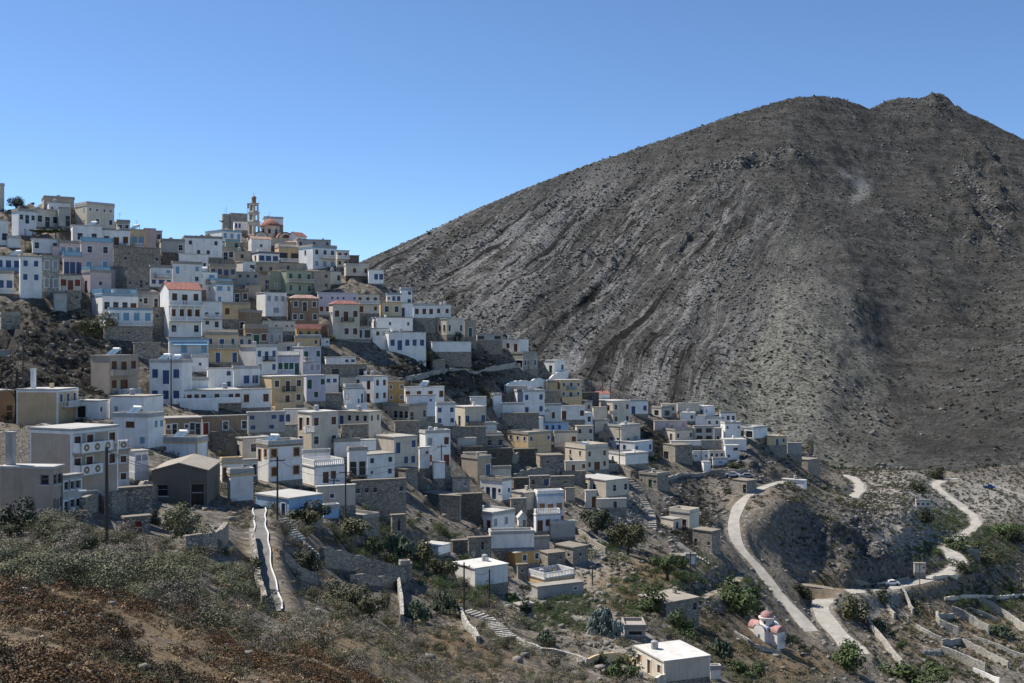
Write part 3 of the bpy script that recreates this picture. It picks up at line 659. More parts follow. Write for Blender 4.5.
h('J',98,120,162,336,382,'W','little white chapel with blue door and small bell gable',A='b:d',B='.',roof='w',par=True,name='chapel',fc='W')
h('J',162,166,276,384,436,'W','plain white yard house below the bougainvillea',roof='w',par=True)
h('J',384,388,466,388,470,'W','white house with brown arched window and no balcony in the right village',B='n:.a.',roof='w')
h('J',464,468,588,390,460,'W','white house with wide brown door in the right village',B='n:D..w',roof='w')
h('J',488,532,628,428,492,'V','bluish white house with dark blue corner windows in the right village',A='b:ww',B='k:..w',roof='w',dl=28)
h('J',530,588,626,372,420,'C','small cream house behind the wide brown door house',A='.',B='n:w',roof='c',dl=45)
h('J',95,268,376,460,530,'W','long white house with blue doors and blue windows',A='b:dwdw',B='d:.s.',roof='w',dl=55)
h('J',374,378,504,476,525,'B','low sky blue house with brown door',B='n:wb:ww.',roof='c')
h('J',344,348,406,420,470,'W','small plain white cube between the long white house and the brown door house',roof='w')
h('J',628,732,820,366,488,'C','cream two-storey house with red arched balcony door',A='n:.d/..',B='n:w.w/w.w',roof='w',dl=45,bal=[(0,-.3,.1,'C','solid')])
h('J',625,632,702,398,488,'C','cream annex left of the cream house with arched balcony door',B='./.n:d',roof='c')
h('J',815,820,912,366,430,'W','white house with sky blue door on the right village ridge',B='b:d.w',roof='w')
h('J',672,775,872,496,600,'C','greyish white house with three blue windows below the cream balcony house',A='b:.ww',B='k:.v.v',roof='w',dl=48)
h('J',710,842,934,576,640,'V','pale blue white house with sky blue doors by the dark rock gap',A='b:.ww.',B='b:d..w',roof='w',dl=52)
h('J',710,796,912,642,690,'W','white terrace wall house with blue gate below the pale blue house',A='b:d.',B='...',roof='w',dl=38)
h('J',18,38,162,540,612,'Z','grey stone house with two dark windows left of the yellow veranda house',B='.w.w',roof='c',name='stone_house')
h('J',193,298,416,536,632,'Y','yellow green house with white veranda and blue shutters',A='b:www/.',B='b:w..w/.',roof='c',dl=42)
h('J',538,548,632,494,600,'C','cream tower house with dark windows behind the cream roof terrace house',B='k:w.w/www',roof='t')
h('J',428,432,550,528,598,'C','cream low wing with brown roof edge left of the cream tower house',B='n:..w',roof='t')
h('K',-8,-4,42,165,200,'W','white flat-roofed hut left of the open pergola on the right ridge',B='b:w',roof='w')
h('K',60,110,165,196,240,'G','grey open concrete pergola house on the right ridge',A='o',B='o',roof='g',dl=40)
h('K',110,112,186,178,222,'C','low cream hut behind the open pergola house',B='.w',roof='t')
h('K',188,192,304,172,212,'C','pale pinkish cream long house on the right ridge',B='....',roof='w')
h('K',252,328,382,188,238,'W','white house with blue door highest on the right ridge',A='s.b:d',B='s.',roof='w',dl=50)
h('K',204,206,284,220,262,'W','white stepped house left of the highest white house',B='.w',roof='w')
h('K',332,336,412,250,290,'W','white house with two small openings between the ridge houses',B='ww',roof='w')
h('K',282,284,336,235,282,'W','narrow plain white house in the cluster on the right ridge')
h('K',408,412,492,222,272,'V','grey white house with three dark windows on the right ridge',B='sww',roof='c')
h('K',70,74,242,262,306,'P','salmon orange long house with white window frames',B='l:.w.w',roof='c')
h('K',94,180,278,312,366,'C','tan cream house with brown door below the salmon house',A='n:.d',B='k:w.w',roof='c',dl=40)
h('K',272,278,378,288,364,'G','grey unfinished concrete house with gaping openings',B='oo/oo',roof='g')
h('K',378,380,418,300,356,'G','narrow grey house beside the unfinished concrete house',B='s/d')
h('K',412,436,518,276,352,'W','white two-storey house with narrow windows in the right cluster',A='s/.',B='k:v.v/..',roof='w',dl=22)
h('K',412,432,546,358,412,'W','wide white house with stepped roof below the narrow-windowed white house',B='....',roof='w')
h('K',428,438,508,388,460,'W','white cube house with one wide dark window at the right cluster edge',B='.W/w.',roof='w')
h('K',495,580,652,300,352,'W','white walled terrace house with vine-covered dark front',A='oo',B='.',roof='w',dl=55)
h('K',614,652,752,342,385,'Y','yellow house with blue left end on the last spur',A='b:.',B='b:.dw',roof='t',dl=25)
h('K',748,755,828,375,430,'G','grey shed at the end of the spur beside the yellow house',B='..',roof='g')
h('K',270,274,352,418,466,'W','low white house with flat roof above the retaining wall',B='s.s',roof='w')
h('K',350,354,432,415,455,'C','low grey white house left of the white cube house',B='wdw',roof='c')
h('K',370,374,448,458,488,'V','small bluish white shed above the parked cars',B='t:.W.',roof='w')
h('K',314,326,362,472,520,'W','plain white cube shed on the retaining wall',roof='w',dl=22)
h('K',118,180,268,388,470,'S','ruined brown stone house in the dark rock gap',A='o.',B='..s',roof='s',dl=34,name='stone_house')
h('K',728,860,918,462,520,'S','roofless stone ruin with block house on the road spur',A='.s..',B='.',roof='s',dl=60,name='stone_house')
h('K',-5,88,146,540,612,'S','flat-roofed stone house with green door above the stair path',A='s.g:dk:s',B='.',roof='c',dl=55,name='stone_house')
h('K',476,546,597,570,632,'S','flat stone house with dark doorway beside the road bend',A='..d',B='.',roof='s',dl=50,name='stone_house')
# left lower
h('C',4,6,102,78,150,'S','little stone hut with slit window alone on the dark cliff',B='.s.',roof='t',name='stone_hut',cat='hut')
h('C',465,562,708,288,485,'T','large grey tan house with brown windows and solar panels beside the cliff',A='./.',B='n:wdw/wo.',roof='c',dl=36,solar=(.4,.4),bal=[(0,.0,.7,'T','solid'),(1,.3,1.0,'W','bal')],sock=1)
h('C',684,688,822,220,290,'S','stone hut with one dark window above the blue-shuttered house',B='.s..',roof='t',name='stone_hut',cat='hut')
h('C',765,930,984,322,540,'W','white house with bright blue shutters and pole beside its corner',A='b:wdw/www',B='./.',roof='w',dl=66,solar=(.3,.3))
h('C',85,295,398,462,640,'Y','tan yellow house with white trim, tall white chimney and blue windows',A='./.',B='d:www/...',roof='w',corn='W',cors='W',dl=62,bal=[(0,.2,1.1,'W','bal')],chim=(.3,.75,3.1,'W'))
h('C',388,505,562,520,612,'W','low white house with dark carport left of the wide white house',A='o.',B='s.',roof='w',dl=55)
h('C',565,738,836,498,620,'W','wide white house with red brown door behind the solar water heater',A='l:s.n:W',B='.',roof='c',dl=58)
h('C',578,758,840,602,760,'W','white house with solar heater and wide brown window below the wide white house',A='n:.W./t:..w',B='t:.ww/.',roof='w',dl=58,solar=(.55,.65))
h('C',-140,-60,72,470,620,'N','dark brick house with one door at the left edge beside the bare tree',A='.',B='k:..d',roof='g',dl=20)
h('C',-140,-80,56,262,330,'G','grey tin-roofed shelter house at the left edge under the cliff',B='...',roof='g')
h('F',155,368,602,158,500,'T','large beige two-storey house with patterned white balcony panels in the left foreground',A='././.',B='n:dw.w/dw.w/....',roof='w',corn='W',cors='W',sur=1,dl=44,bal=[(0,.0,.72,'W','panel'),(1,.0,.5,'W','panel')],par=False)
h('F',600,606,660,262,440,'T','beige side wing with white roof balustrade joined to the big beige house',B='n:v/v',terr=('W','panel'),sur=1,band='V')
h('F',0,270,322,352,600,'T','greyish beige block house with drainpipe and metal chimney in the left foreground',A='.k:.w/...',B='k:ww/wdw',roof='w',dl=62,chim=(.5,.9,2.9,'G'),par=False)
h('F',318,322,418,398,588,'G','long grey lower wing with row of dark windows beside the beige block house',B='k:www/dww',roof='g',dl=40)
h('F',655,690,760,268,400,'W','small white house with two dark windows right of the big beige house',A='.',B='l:ww/.',roof='c',band='V',dl=28)
h('X',151.4,206.9,219.8,470.5,505,'D','dark brown gabled warehouse with pale tan roof and grid windows',A='k:W.D',B='..',roof='G',rt='gu',dl=81,rise=.85,name='warehouse',cat='warehouse',sur=0,fc='K')
h('F',788,1008,1062,212,300,'W','white house with yellow trim and solar heater behind the gabled warehouse',A='o:s.',B='.',corn='Y',cors='Y',roof='w',dl=64,solar=(.45,.5))
h('F',845,848,1030,98,185,'N','tan brown house with three doors and small windows under the long white row',B='k:sd.swd',roof='c')
h('G',214,218,448,140,238,'N','long brownish stone house with red door and two framed windows',B='r:dk:..w..w',sur=1,roof='c')
h('G',448,452,640,118,220,'G','grey white house with four blue windows right of the brownish stone house',B='b:w..wd/w.w.',roof='w')
h('G',636,640,754,102,190,'W','small white house with two blue windows left of the cream corner house',B='b:w..w',roof='w')
h('G',705,776,912,118,310,'C','cream two-storey corner house with white balcony and brown windows',A='n:dw/d.',B='n:w.w/k:w.w',sur=1,roof='w',dl=32,bal=[(0,-.32,.02,'W','bal')])
h('G',378,422,572,252,352,'C','cream grey house with one dark window above the white ochre-trimmed house',A='d',B='.w..',roof='c',dl=24)
h('G',494,555,728,282,470,'W','white two-storey house with ochre window frames and solar heater',A='n:dw/.',B='n:w.w/w.w',sur='O',corn='N',roof='w',dl=26,solar=(.25,.4))
h('G',308,318,420,370,470,'W','white yellow-trimmed house with brown door at the head of the path',B='n:d..',sur='Y',corn='Y',roof='w',par=True,parc='Y')
h('G',345,360,478,430,570,'W','stepped white courtyard block with yellow edge at the head of the path',B='./.',roof='w',corn='Y',par=True)
h('G',490,660,832,560,650,'B','sky blue house with wide pale flat roof beside the path',A='b:..d',B='.d:s.',roof='w',dl=38,par=False)
h('G',828,838,916,610,660,'B','low sky blue yard block right of the sky blue house',roof='w',par=True)
h('G',722,790,946,398,490,'W','white house with roof balustrade and brown windows right of the ochre-framed house',A='.',B='n:.dw.',roof='w',terr=('W','bal'),dl=24)
h('G',800,806,1000,500,600,'C','cream house with small dark window below the white balustrade house',B='k:.s..',roof='w')
h('G',728,732,872,325,400,'W','plain white yard wall house above the roof balustrade house',roof='w',par=True)
h('G',888,892,1024,268,345,'W','plain white walled yard below the cream balcony house',roof='c',par=True)
h('G',958,968,1060,312,440,'W','white house with shadowed doors left of the white house on stone base',B='k:dd',roof='c')
h('I',90,250,312,218,350,'C','cream house with blue door and row of dark windows on stone base',A='b:dk:www/....',B='k:ww/..',roof='c',dl=58)
# middle lower
h('I',165,276,347,35,168,'W','white two-storey house with brown windows and shaded balcony',A='n:wd/wd',B='n:ww/ww',roof='c',dl=48,bal=[],sur=0)
h('I',118,122,226,98,180,'W','white low wing with red arched window left of the shaded balcony house',B='r:v.k:d',roof='c')
h('I',345,350,432,62,168,'O','ochre brown house with tall niches beside the white two-storey house',B='o:v.v/v.v',roof='c')
h('I',430,436,636,90,165,'W','wide white house with brown windows and a solar heater on its roof',B='n:w.w.W.w',roof='w',solar=(.5,.5))
h('I',440,445,590,132,240,'V','pale grey white house in front of the wide white solar-roofed house',B='b:..s/.',roof='c')
h('I',588,596,692,180,288,'W','white two-storey house with four bright blue windows',B='b:w.w/w.w',roof='w')
h('I',690,742,848,192,292,'C','greyish cream house with two navy windows and arched door',A='k:d',B='d:w..w',roof='w',dl=26)
h('I',318,455,552,188,275,'T','long tan house with row of dark windows and brown door',A='k:d.www',B='d.w',roof='c',dl=50)
h('I',176,242,382,438,560,'W','bright white cube house with dark windows standing on a stone base',A='w.',B='w.w/s.w',roof='c',dl=30,fc='S',fd=7)
h('I',165,170,440,572,680,'S','long grey stone basement building with small slit windows',B='sss..s',roof='s',name='stone_house',fd=5)
h('I',284,380,498,348,510,'C','cream brown house with two blue doors and small blue windows',A='./.',B='b:d.w/.ww',roof='c',dl=36)
h('I',510,540,668,326,500,'W','white two-storey house with large upper window and brown lower doors',A='./n:w',B='l:w.n:w/r:w.d',roof='w',dl=24)
h('I',700,705,800,352,402,'G','plain grey low house left of the grey stone house with three windows',roof='c')
h('I',793,800,938,340,412,'S','grey stone house with three small windows in the middle of the village',B='w.w.w',roof='c',name='stone_house')
h('I',768,772,852,140,188,'W','white flat shed on the scrubby slope',B='..',roof='w')
h('L',110,192,262,98,190,'T','tan grey house with blue door among stone roofs',A='.',B='b:.d',roof='c',dl=42)
h('L',205,318,366,212,310,'W','white house with blue doors on the stony lane',A='b:.ddk:s',B='.s',roof='c',dl=52)
h('L',250,256,364,150,200,'C','low cream house with flat cement roof among stone roofs',roof='c')
h('L',363,435,508,275,360,'C','small cream house with grey door left of the blue neoclassical house',A='.',B='l:.d',roof='c',dl=40)
h('L',122,268,382,388,470,'W','broad white blue-trimmed house with brown doors above a white terrace wall',A='l:w.n:dn:d',B='l:w.w.',roof='w',corn='V',dl=50,sur=1)
h('L',210,262,482,485,555,'W','long white terrace retaining wall in front of the blue-trimmed house',name='retaining_wall',cat='wall',roof='w',dep=3,dl=8,par=True)
h('L',400,402,444,398,442,'W','tiny white chapel with brown door at the end of the terrace',B='r:.d',roof='w',rt='gv',rise=.9,name='chapel')
h('L',484,500,632,282,392,'V','upper storey of the blue white neoclassical house with three brown shuttered doors',A='.',B='o:wdw',roof='w',corn='B',cors='W',par=True,parc='W',parh=.7,dl=16,sur=1)
h('L',480,492,618,388,468,'V','lower storey and roof terrace of the blue white neoclassical house',B='n:dwd',roof='w',terr=('W','bal'),dl=16,sur=1)
h('L',560,566,692,432,500,'G','plain grey white annex wall right of the neoclassical house',roof='w',par=True)
h('L',455,460,560,188,248,'S','grey stone left half of the twin house with blue door',B='k:wb:.d',roof='c',name='stone_house')
h('L',558,562,688,190,252,'S','grey stone right half of the twin house with small windows',B='k:..s.',roof='c',name='stone_house')
h('L',492,516,634,82,150,'S','roofed stone ruin with two dark windows below the yellow veranda house',B='.s..s',roof='s',name='stone_house')
h('L',640,745,864,48,158,'C','cream house with brown windows and solar roof terrace',A='n:ww/.',B='n:w.w/wDw',roof='w',dl=38,solar=(.3,.4),terr=('C','solid'))
h('L',638,642,748,112,162,'C','cream front room with brown doors left of the solar terrace house',B='n:.d.w',roof='w')
h('L',690,850,966,210,292,'C','large cream white house with wide flat roof and blue grey windows',A='k:www.',B='k:.w.w',roof='w',dl=44)
h('L',742,746,802,262,348,'C','cream corner room with brown door below the wide flat roof',B='n:.d',roof='w')
h('L',798,802,955,306,348,'C','low cream basement front with brown door beside the stone heap',B='..n:d.',roof='w')
h('L',300,385,512,580,645,'O','ochre house with pale hipped tan roof and grey right side',A='k:.',B='k:.w.w',roof='G',rt='hip',rise=.5,dl=36)
h('L',510,552,642,585,640,'S','low grey stone outhouse right of the ochre house',B='.s',roof='s',dl=30,name='stone_house')
h('L',585,680,758,555,640,'S','roofless stone house with dark doorway beside the stepped path',A='.s',B='.s.',roof='s',dl=45,name='stone_house')
h('L',140,146,262,505,590,'S','stone hut with arched niche under the white terrace wall',B='..a.',roof='s',name='stone_house')
h('N',100,196,258,38,78,'W','small white flat house half hidden by bushes left of the big white roof',A='.',B='..',roof='w',dl=55)
h('N',275,384,552,150,240,'W','windowless white house with big bright white roof in the centre foreground',A='.',B='...',roof='W',dl=34,par=False)
h('N',655,740,896,205,232,'Y','yellow house topped by white balustraded roof terrace in the centre foreground',A='.',B='.',roof='w',terr=('W','bal'),dl=38)
h('O',283,430,664,575,678,'C','cream house with orange brown shutters and bright white roof in the bottom foreground',A='o:wdw',B='...',roof='W',dl=30,sur=1,cors='W',par=False)
h('O',225,228,335,405,440,'G','half-buried concrete hut with flat roof and dark opening',B='o',roof='c',name='concrete_hut',cat='hut',dep=4)
h('O',300,440,608,275,365,'S','stone field house with wide tan roof beside the straw field',A='..',B='.s.w',roof='t',dl=42,name='stone_house')
h('M',355,458,507,325,410,'C','cream house with crenellated parapet and brown door',A='n:.d',B='..',roof='w',par=True,parc='C',parh=.7,dl=58)
h('M',312,375,418,358,405,'C','low cream room in front of the crenellated house',A='.',B='d',roof='c',dl=45)
h('M',474,572,617,420,525,'S','stone house with arched doorway below the crenellated house',A='a.s',B='.',roof='s',dl=58,name='stone_house')
h('M',434,438,492,546,585,'W','white and blue field hut beside the stepped path',B='..',roof='w',name='field_hut',cat='hut',cors='t')
h('M',360,362,436,545,580,'K','low dark stone shed left of the white field hut',B='o.',roof='s',name='stone_shed',cat='shed')
h('P',162,226,233,115,141,'W','long white shed with bright roof beside the upper road',A='...',B='.',roof='w',dl=70,name='white_shed',cat='shed')
h('P',538,540,580,172,188,'C','pale hut with dark windows under the road on the right slope',B='www',roof='w',name='roadside_hut',cat='hut')
h('P',533,535,567,347,372,'C','small tan hut at the foot of the dark rock',B='..s',roof='t',name='roadside_hut',cat='hut')
h('P',655,660,720,300,312,'Z','low pale stone pen beside the right valley road',roof='s',name='stone_pen',cat='pen')
# low walls, stubs and annexes that fill the village between the houses
h('I',62,66,288,368,420,'W','long plain white yard wall behind the bright white cube house',roof='w',dep=1.5,name='yard_wall',cat='wall')
h('I',108,112,245,285,350,'S','stone terrace block under the cream house with row of dark windows',roof='s',name='stone_terrace',cat='terrace')
h('I',380,384,512,266,312,'S','stone terrace block with earth top below the long tan house',roof='s',name='stone_terrace',cat='terrace')
h('I',506,510,562,400,505,'W','white side room of the house with brown lower doors',B='n:.s/.',roof='w')
h('I',578,582,640,475,556,'W','white stair wall below the brown lower doors',roof='w',dep=1.2,name='stair_wall',cat='wall')
h('I',670,674,848,296,335,'S','stone terrace strip below the house with navy windows',roof='s',name='stone_terrace',cat='terrace')
h('I',728,732,830,396,432,'K','dark stone stub in front of the grey low house',roof='s',name='stone_stub',cat='ruin')
h('I',878,882,985,408,474,'K','dark stone block right of the three-windowed stone house',roof='s',name='stone_stub',cat='ruin')
h('I',518,640,722,648,700,'S','stone ruin with rust brown earth roof above the bushes',A='.',B='..b:d',roof='s',dl=40,name='stone_house')
h('I',380,440,500,512,560,'S','stone yard block below the cream brown house with two blue doors',roof='s',dl=40,name='stone_terrace',cat='terrace')
h('U',570,574,642,82,168,'S','roofless stone stub left of the rust-roofed ruin',B='.o.',roof='s',name='stone_stub',cat='ruin')
h('U',300,425,506,100,172,'S','grey stone store with wide cement roof by the small upright bushes',A='..',B='.',roof='c',dl=48,name='stone_store',cat='store')
h('U',880,884,962,212,268,'K','dark stone stub beside the pole above the white flat house',roof='s',name='stone_stub',cat='ruin')
h('J',222,226,332,612,655,'K','tumbled dark stone pen below the yellow veranda house',roof='s',name='stone_pen',cat='pen')
h('J',60,64,212,612,660,'K','dark stone ruin below the grey stone house of two windows',B='.o..',roof='s',name='stone_house')
h('J',160,164,352,430,456,'S','stone terrace strip under the white yard house',roof='s',name='stone_terrace',cat='terrace')
h('J',72,76,136,486,528,'V','bluish white front yard left of the long blue-door house',roof='w',dep=2.5,name='yard_wall',cat='wall')
h('J',-4,0,72,474,520,'S','stone terrace under the house with navy windows and arched door',roof='s',name='stone_terrace',cat='terrace')
h('J',180,184,290,290,318,'G','grey base wall below the white sloping terrace wall',roof='c',dep=2,name='plinth_wall',cat='wall')
h('J',610,640,712,470,530,'C','small cream yard room under the cream annex',A='.',B='.d',roof='c',dl=40)
h('L',374,378,456,198,246,'K','dark stone stub left of the grey twin house',roof='s',name='stone_stub',cat='ruin')
h('L',-4,100,108,290,420,'S','stone block with rust earth top left of the broad blue-trimmed house',A='...',roof='s',dl=70,name='stone_terrace',cat='terrace')
h('L',104,108,218,280,372,'K','dark stone retaining block behind the broad blue-trimmed house',roof='s',name='stone_terrace',cat='terrace')
h('L',60,64,152,200,262,'Z','pale stone shed with brush on top among the stone roofs',B='.s',roof='s',name='stone_shed',cat='shed')
h('L',360,364,442,304,362,'S','low stone shed left of the cream house with grey door',B='s.',roof='c',name='stone_shed',cat='shed')
h('L',620,624,745,165,200,'S','stone wall block under the cream front room',roof='s',name='stone_terrace',cat='terrace')
h('L',640,644,690,250,310,'T','dry earth bank wall right of the twin house',roof='s',name='bank_wall',cat='wall')
h('L',120,124,240,68,100,'C','low pale house roof behind the tan grey house with blue door',B='.s.',roof='c')
h('L',470,474,560,510,560,'G','small grey shed between the ochre house and the terrace wall',B='.',roof='c',name='shed',cat='shed')
h('N',585,612,684,338,390,'S','little roofed ruin among the brush below the white roof',A='.',B='o',roof='c',dl=30,name='stone_shed',cat='shed')
h('N',700,704,938,244,300,'G','grey terrace base under the yellow roof-terrace house',B='..s',roof='c',dep=2.0,dl=28,par=False,name='stone_platform',cat='platform')
h('N',600,604,652,130,196,'S','narrow stone pillar house right of the ochre house',B='s',roof='s',name='stone_shed',cat='shed')
h('N',0,4,50,130,215,'S','grey stone shed at the bend of the garden wall',roof='c',name='stone_shed',cat='shed')
h('O',662,668,720,615,662,'W','small white tank room right of the bright-roofed cream house',B='.',roof='w',par=True,name='tank_room',cat='shed')
h('F',596,600,778,460,560,'S','dark stone ruin with earth roof before the gabled warehouse',B='...',roof='s',name='stone_house')
h('F',636,640,770,610,680,'S','tiny stone hut with red door below the ruin wall',B='.r:d.',roof='s',name='stone_hut',cat='hut')
h('F',70,100,250,548,600,'G','flat concrete terrace slab before the beige block house',roof='c',name='stone_platform',cat='platform',A='.')
h('G',556,560,702,186,236,'Z','pale stone terrace with steps under the house with four blue windows',roof='s',name='stone_terrace',cat='terrace')
h('G',418,422,500,362,446,'C','cream courtyard front left of the ochre-framed white house',B='d.o',roof='c')
h('E',560,578,642,515,562,'S','small stone pen below the tiny white house with dark door',roof='s',name='stone_pen',cat='pen')
h('K',155,160,312,366,388,'W','low white yard wall under the tan cream house',roof='w',dep=1.5,name='yard_wall',cat='wall')
h('K',296,300,420,362,404,'Z','pale lane wall between the unfinished house and the low white house',roof='c',dep=1.2,name='yard_wall',cat='wall')
h('D',918,922,1030,500,545,'C','cream yard wall above the small white house with round window',roof='c',dep=2,name='yard_wall',cat='wall')
h('D',830,838,930,585,640,'S','stone bank block under the white grey house with two windows',roof='s',name='stone_terrace',cat='terrace')
h('B',540,545,640,318,345,'C','cream low roof house under the church front',B='.s.',roof='p')
h('B',620,624,690,345,400,'T','tan annex between the yellow veranda house and the large bluish house',B='w/s',roof='t')
h('B',385,388,470,468,520,'N','brown lower house beside the green house steps',B='d.w',roof='t')
h('B',455,460,520,475,560,'E','pale green side block with steps left of the green house',B='./s',roof='t')
h('A',575,585,660,560,640,'S','stone base block right of the turquoise-railed white house',B='.s',roof='s',name='stone_house')
h('C',780,784,865,40,130,'S','stone terrace left of the tall red-roofed house',B='s.',roof='s',name='stone_terrace',cat='terrace')
h('C',530,534,780,140,200,'S','rough stone retaining block under the turquoise-windowed house',B='..s..',roof='s',name='stone_terrace',cat='terrace')
# ------------------------------------------------------------------ roads and paths: cut into the ground first
ROADS = []
def road_path(b, pts, w, close=2.0, smooth=9):
    P = []
    q = [bp(b, *p) for p in pts]
    W3 = [at(x, y) for x, y in q]
    for (a, c) in zip(W3, W3[1:]):
        n = max(1, int(math.dist(a[:2], c[:2])/close))
        for k in range(n): t = k/n; P.append((a[0]+(c[0]-a[0])*t, a[1]+(c[1]-a[1])*t))
    P.append(W3[-1][:2]); P = np.array(P)
    for _ in range(4):
        P[1:-1] = .25*P[:-2]+.5*P[1:-1]+.25*P[2:]
    z = np.array([zt(x, y) for x, y in P]); k = np.ones(smooth)/smooth
    z = np.convolve(np.pad(z, smooth//2, mode='edge'), k, 'valid')
    cut_path(P, z-.03, w/2+.6, w/2+3.0)
    return P, z, w
for b, pts, w in (
    ('X', [(786,481),(772,485),(757,490),(747,496),(739,505),(735,514),(733,524),(735,536),(741,549),(754,566),(768,581),(785,602),(799,619),(812,634)], 2.7),
    ('X', [(858,655),(850,645),(841,637),(832,627),(824,616),(819,606),(823,597),(834,592),(852,591),(872,591),(895,586),(920,581),(938,577),(952,571),(959,565),(957,558),(950,551),(938,545)], 4.5),
    ('X', [(950,540),(962,535),(973,528),(977,522),(972,515),(960,506),(949,498),(939,490),(934,484),(944,479),(958,478)], 3.4),
    ('X', [(955,478),(973,480),(986,484),(1000,488),(1024,496),(1060,508)], 3.2),
    ('X', [(843,474),(853,478),(859,484),(860,491),(853,497)], 3.4)):
    ROADS.append(('road', road_path(b, pts, w)))
PATHW = 1.15
ROADS.append(('path', road_path('Q', [(872,100),(874,150),(880,220),(892,290),(905,360),(920,440)], PATHW, 1.2)))
ROADS.append(('dirt_track', road_path('X', [(834,593),(822,588),(810,580),(800,577)], 3.2)))
ROADS.append(('dirt_track', road_path('X', [(742,577),(735,582),(722,590),(700,600)], 1.6)))
OCC = np.zeros(Z.shape, bool)
def occupy(cx, cy, ux, uy, L, W, m):
    R = math.hypot(L, W)+m
    i0 = max(0, int((CX+F*min((cx-R)/max(cy-R, 4), (cx-R)/(cy+R))+330)/CS)); i1 = int((CX+F*max((cx+R)/max(cy-R, 4), (cx+R)/(cy+R))+330)/CS)+2
    j0 = np.searchsorted(ys, cy-R); j1 = np.searchsorted(ys, cy+R)+1
    x = Xg[i0:i1, j0:j1]-cx; y = Yg[i0:i1, j0:j1]-cy; a = x*ux+y*uy; b = -x*uy+y*ux
    OCC[i0:i1, j0:j1] |= (a > -m) & (a < L+m) & (b > -m) & (b < W+m)
for j in JOBS:
    q = plan(j); j[-1]['plan'] = q
    cut_rect(q['X'], q['Y'], *q['u'], q['L'], q['W'], q['z']-.03); occupy(q['X'], q['Y'], *q['u'], q['L'], q['W'], 1.6)
for nme, (P, z, w) in ROADS:
    for (x, y) in P: occupy(x, y, 1, 0, .01, .01, w/2+.4)

# ------------------------------------------------------------------ ground sheets
def zmask(*zs):
    r = np.zeros(Z.shape)
    for q in zs: r = np.maximum(r, zone(*q))
    return r
straw = np.maximum(np.clip((60-Yg)/15, 0, 1), zmask((745,645,75,34), (720,630,40,25), (800,668,60,22), (420,662,140,36,.8), (455,650,45,30), (330,650,60,30), (955,630,85,52,.7), (640,585,70,40), (825,590,40,18), (265,565,20,22)))
palez = np.maximum.reduce([zmask((620,512,34,22), (900,490,60,25), (980,500,70,30), (840,460,14,12), (960,630,110,62,1.5), (700,590,40,24), (560,600,60,40), (860,600,70,22), (930,530,60,40), (640,640,60,40), (600,560,50,40))])
rocky = np.clip(cliff*1.3, 0, 1)
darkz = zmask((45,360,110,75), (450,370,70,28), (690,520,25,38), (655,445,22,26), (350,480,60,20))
scree = zmask((853,184,22,26,.5), (845,440,16,20), (850,452,10,16))*np.clip(fbm(Xg/22, Z/16, 4, 97)*7-2.9, 0, 1)
tri = np.clip(zmask((800,380,80,110,.6), (740,300,70,90,.8))*1.2, 0, 1)
hw = 16+np.maximum(PYg-225, 0)*.52; xc = 788+np.clip(PYg-225, 0, 110)*.25-np.clip(PYg-330, 0, 200)*.35
tri = np.clip((hw-np.abs(PXg-xc))/30, 0, 1)*np.clip((PYg-215)/40, 0, 1)*np.clip(fbm(Xg/40, Z/25, 3, 95)*3-.6, .25, 1)
def pline(pts, wd):
    r = np.zeros(Z.shape)
    for (a, b), (c, d) in zip(pts, pts[1:]):
        f = np.clip(((PXg-a)*(c-a)+(PYg-b)*(d-b))/((c-a)**2+(d-b)**2), 0, 1); r = np.maximum(r, np.clip(1-np.hypot(PXg-a-f*(c-a), PYg-b-f*(d-b))/wd, 0, 1))
    return r
ledge = np.maximum.reduce([pline([(690,178),(730,165),(770,162),(812,153)], 5), pline([(960,170),(985,200),(1002,235)], 9), pline([(560,265),(600,255),(612,242)], 5), pline([(420,255),(520,215)], 4), pline([(600,215),(640,190)], 4)])*MT
rightm = np.clip((PXg-790-(PYg-230)*.55)/60, 0, 1)
def sheet(name, mask, mat, attrs):
    nC, nR = Z.shape
    q = mask[:-1, :-1]
    idx = np.arange(nC*nR).reshape(nC, nR)
    f = np.stack([idx[:-1, :-1], idx[1:, :-1], idx[1:, 1:], idx[:-1, 1:]], -1)[q]
    used = np.unique(f); mp = np.full(nC*nR, -1); mp[used] = np.arange(len(used)); f = mp[f]
    co = np.stack([Xg, Yg+DY, Z], -1).reshape(-1, 3)[used]
    big_mesh(name, co, f, mat, {k: v.ravel()[used] for k, v in attrs.items()}, 'structure')
def big_mesh(name, co, f, mat, attrs={}, kind=None, label=None, cat=None, smooth=False):
    me = bpy.data.meshes.new(name); n = f.shape[1]
    me.vertices.add(len(co)); me.vertices.foreach_set('co', np.ascontiguousarray(co, np.float32).ravel())
    me.loops.add(f.size); me.loops.foreach_set('vertex_index', np.ascontiguousarray(f, np.int32).ravel())
    me.polygons.add(len(f)); me.polygons.foreach_set('loop_start', np.arange(0, f.size, n, dtype=np.int32))
    for k, v in attrs.items():
        a = me.attributes.new(k, 'FLOAT', 'POINT'); a.data.foreach_set('value', np.ascontiguousarray(v, np.float32))
    me.materials.append(mat); me.update(calc_edges=True); me.validate()
    if smooth: me.polygons.foreach_set('use_smooth', np.ones(len(f), bool))
    o = link(name, me); return tag(o, label, cat, None, kind)
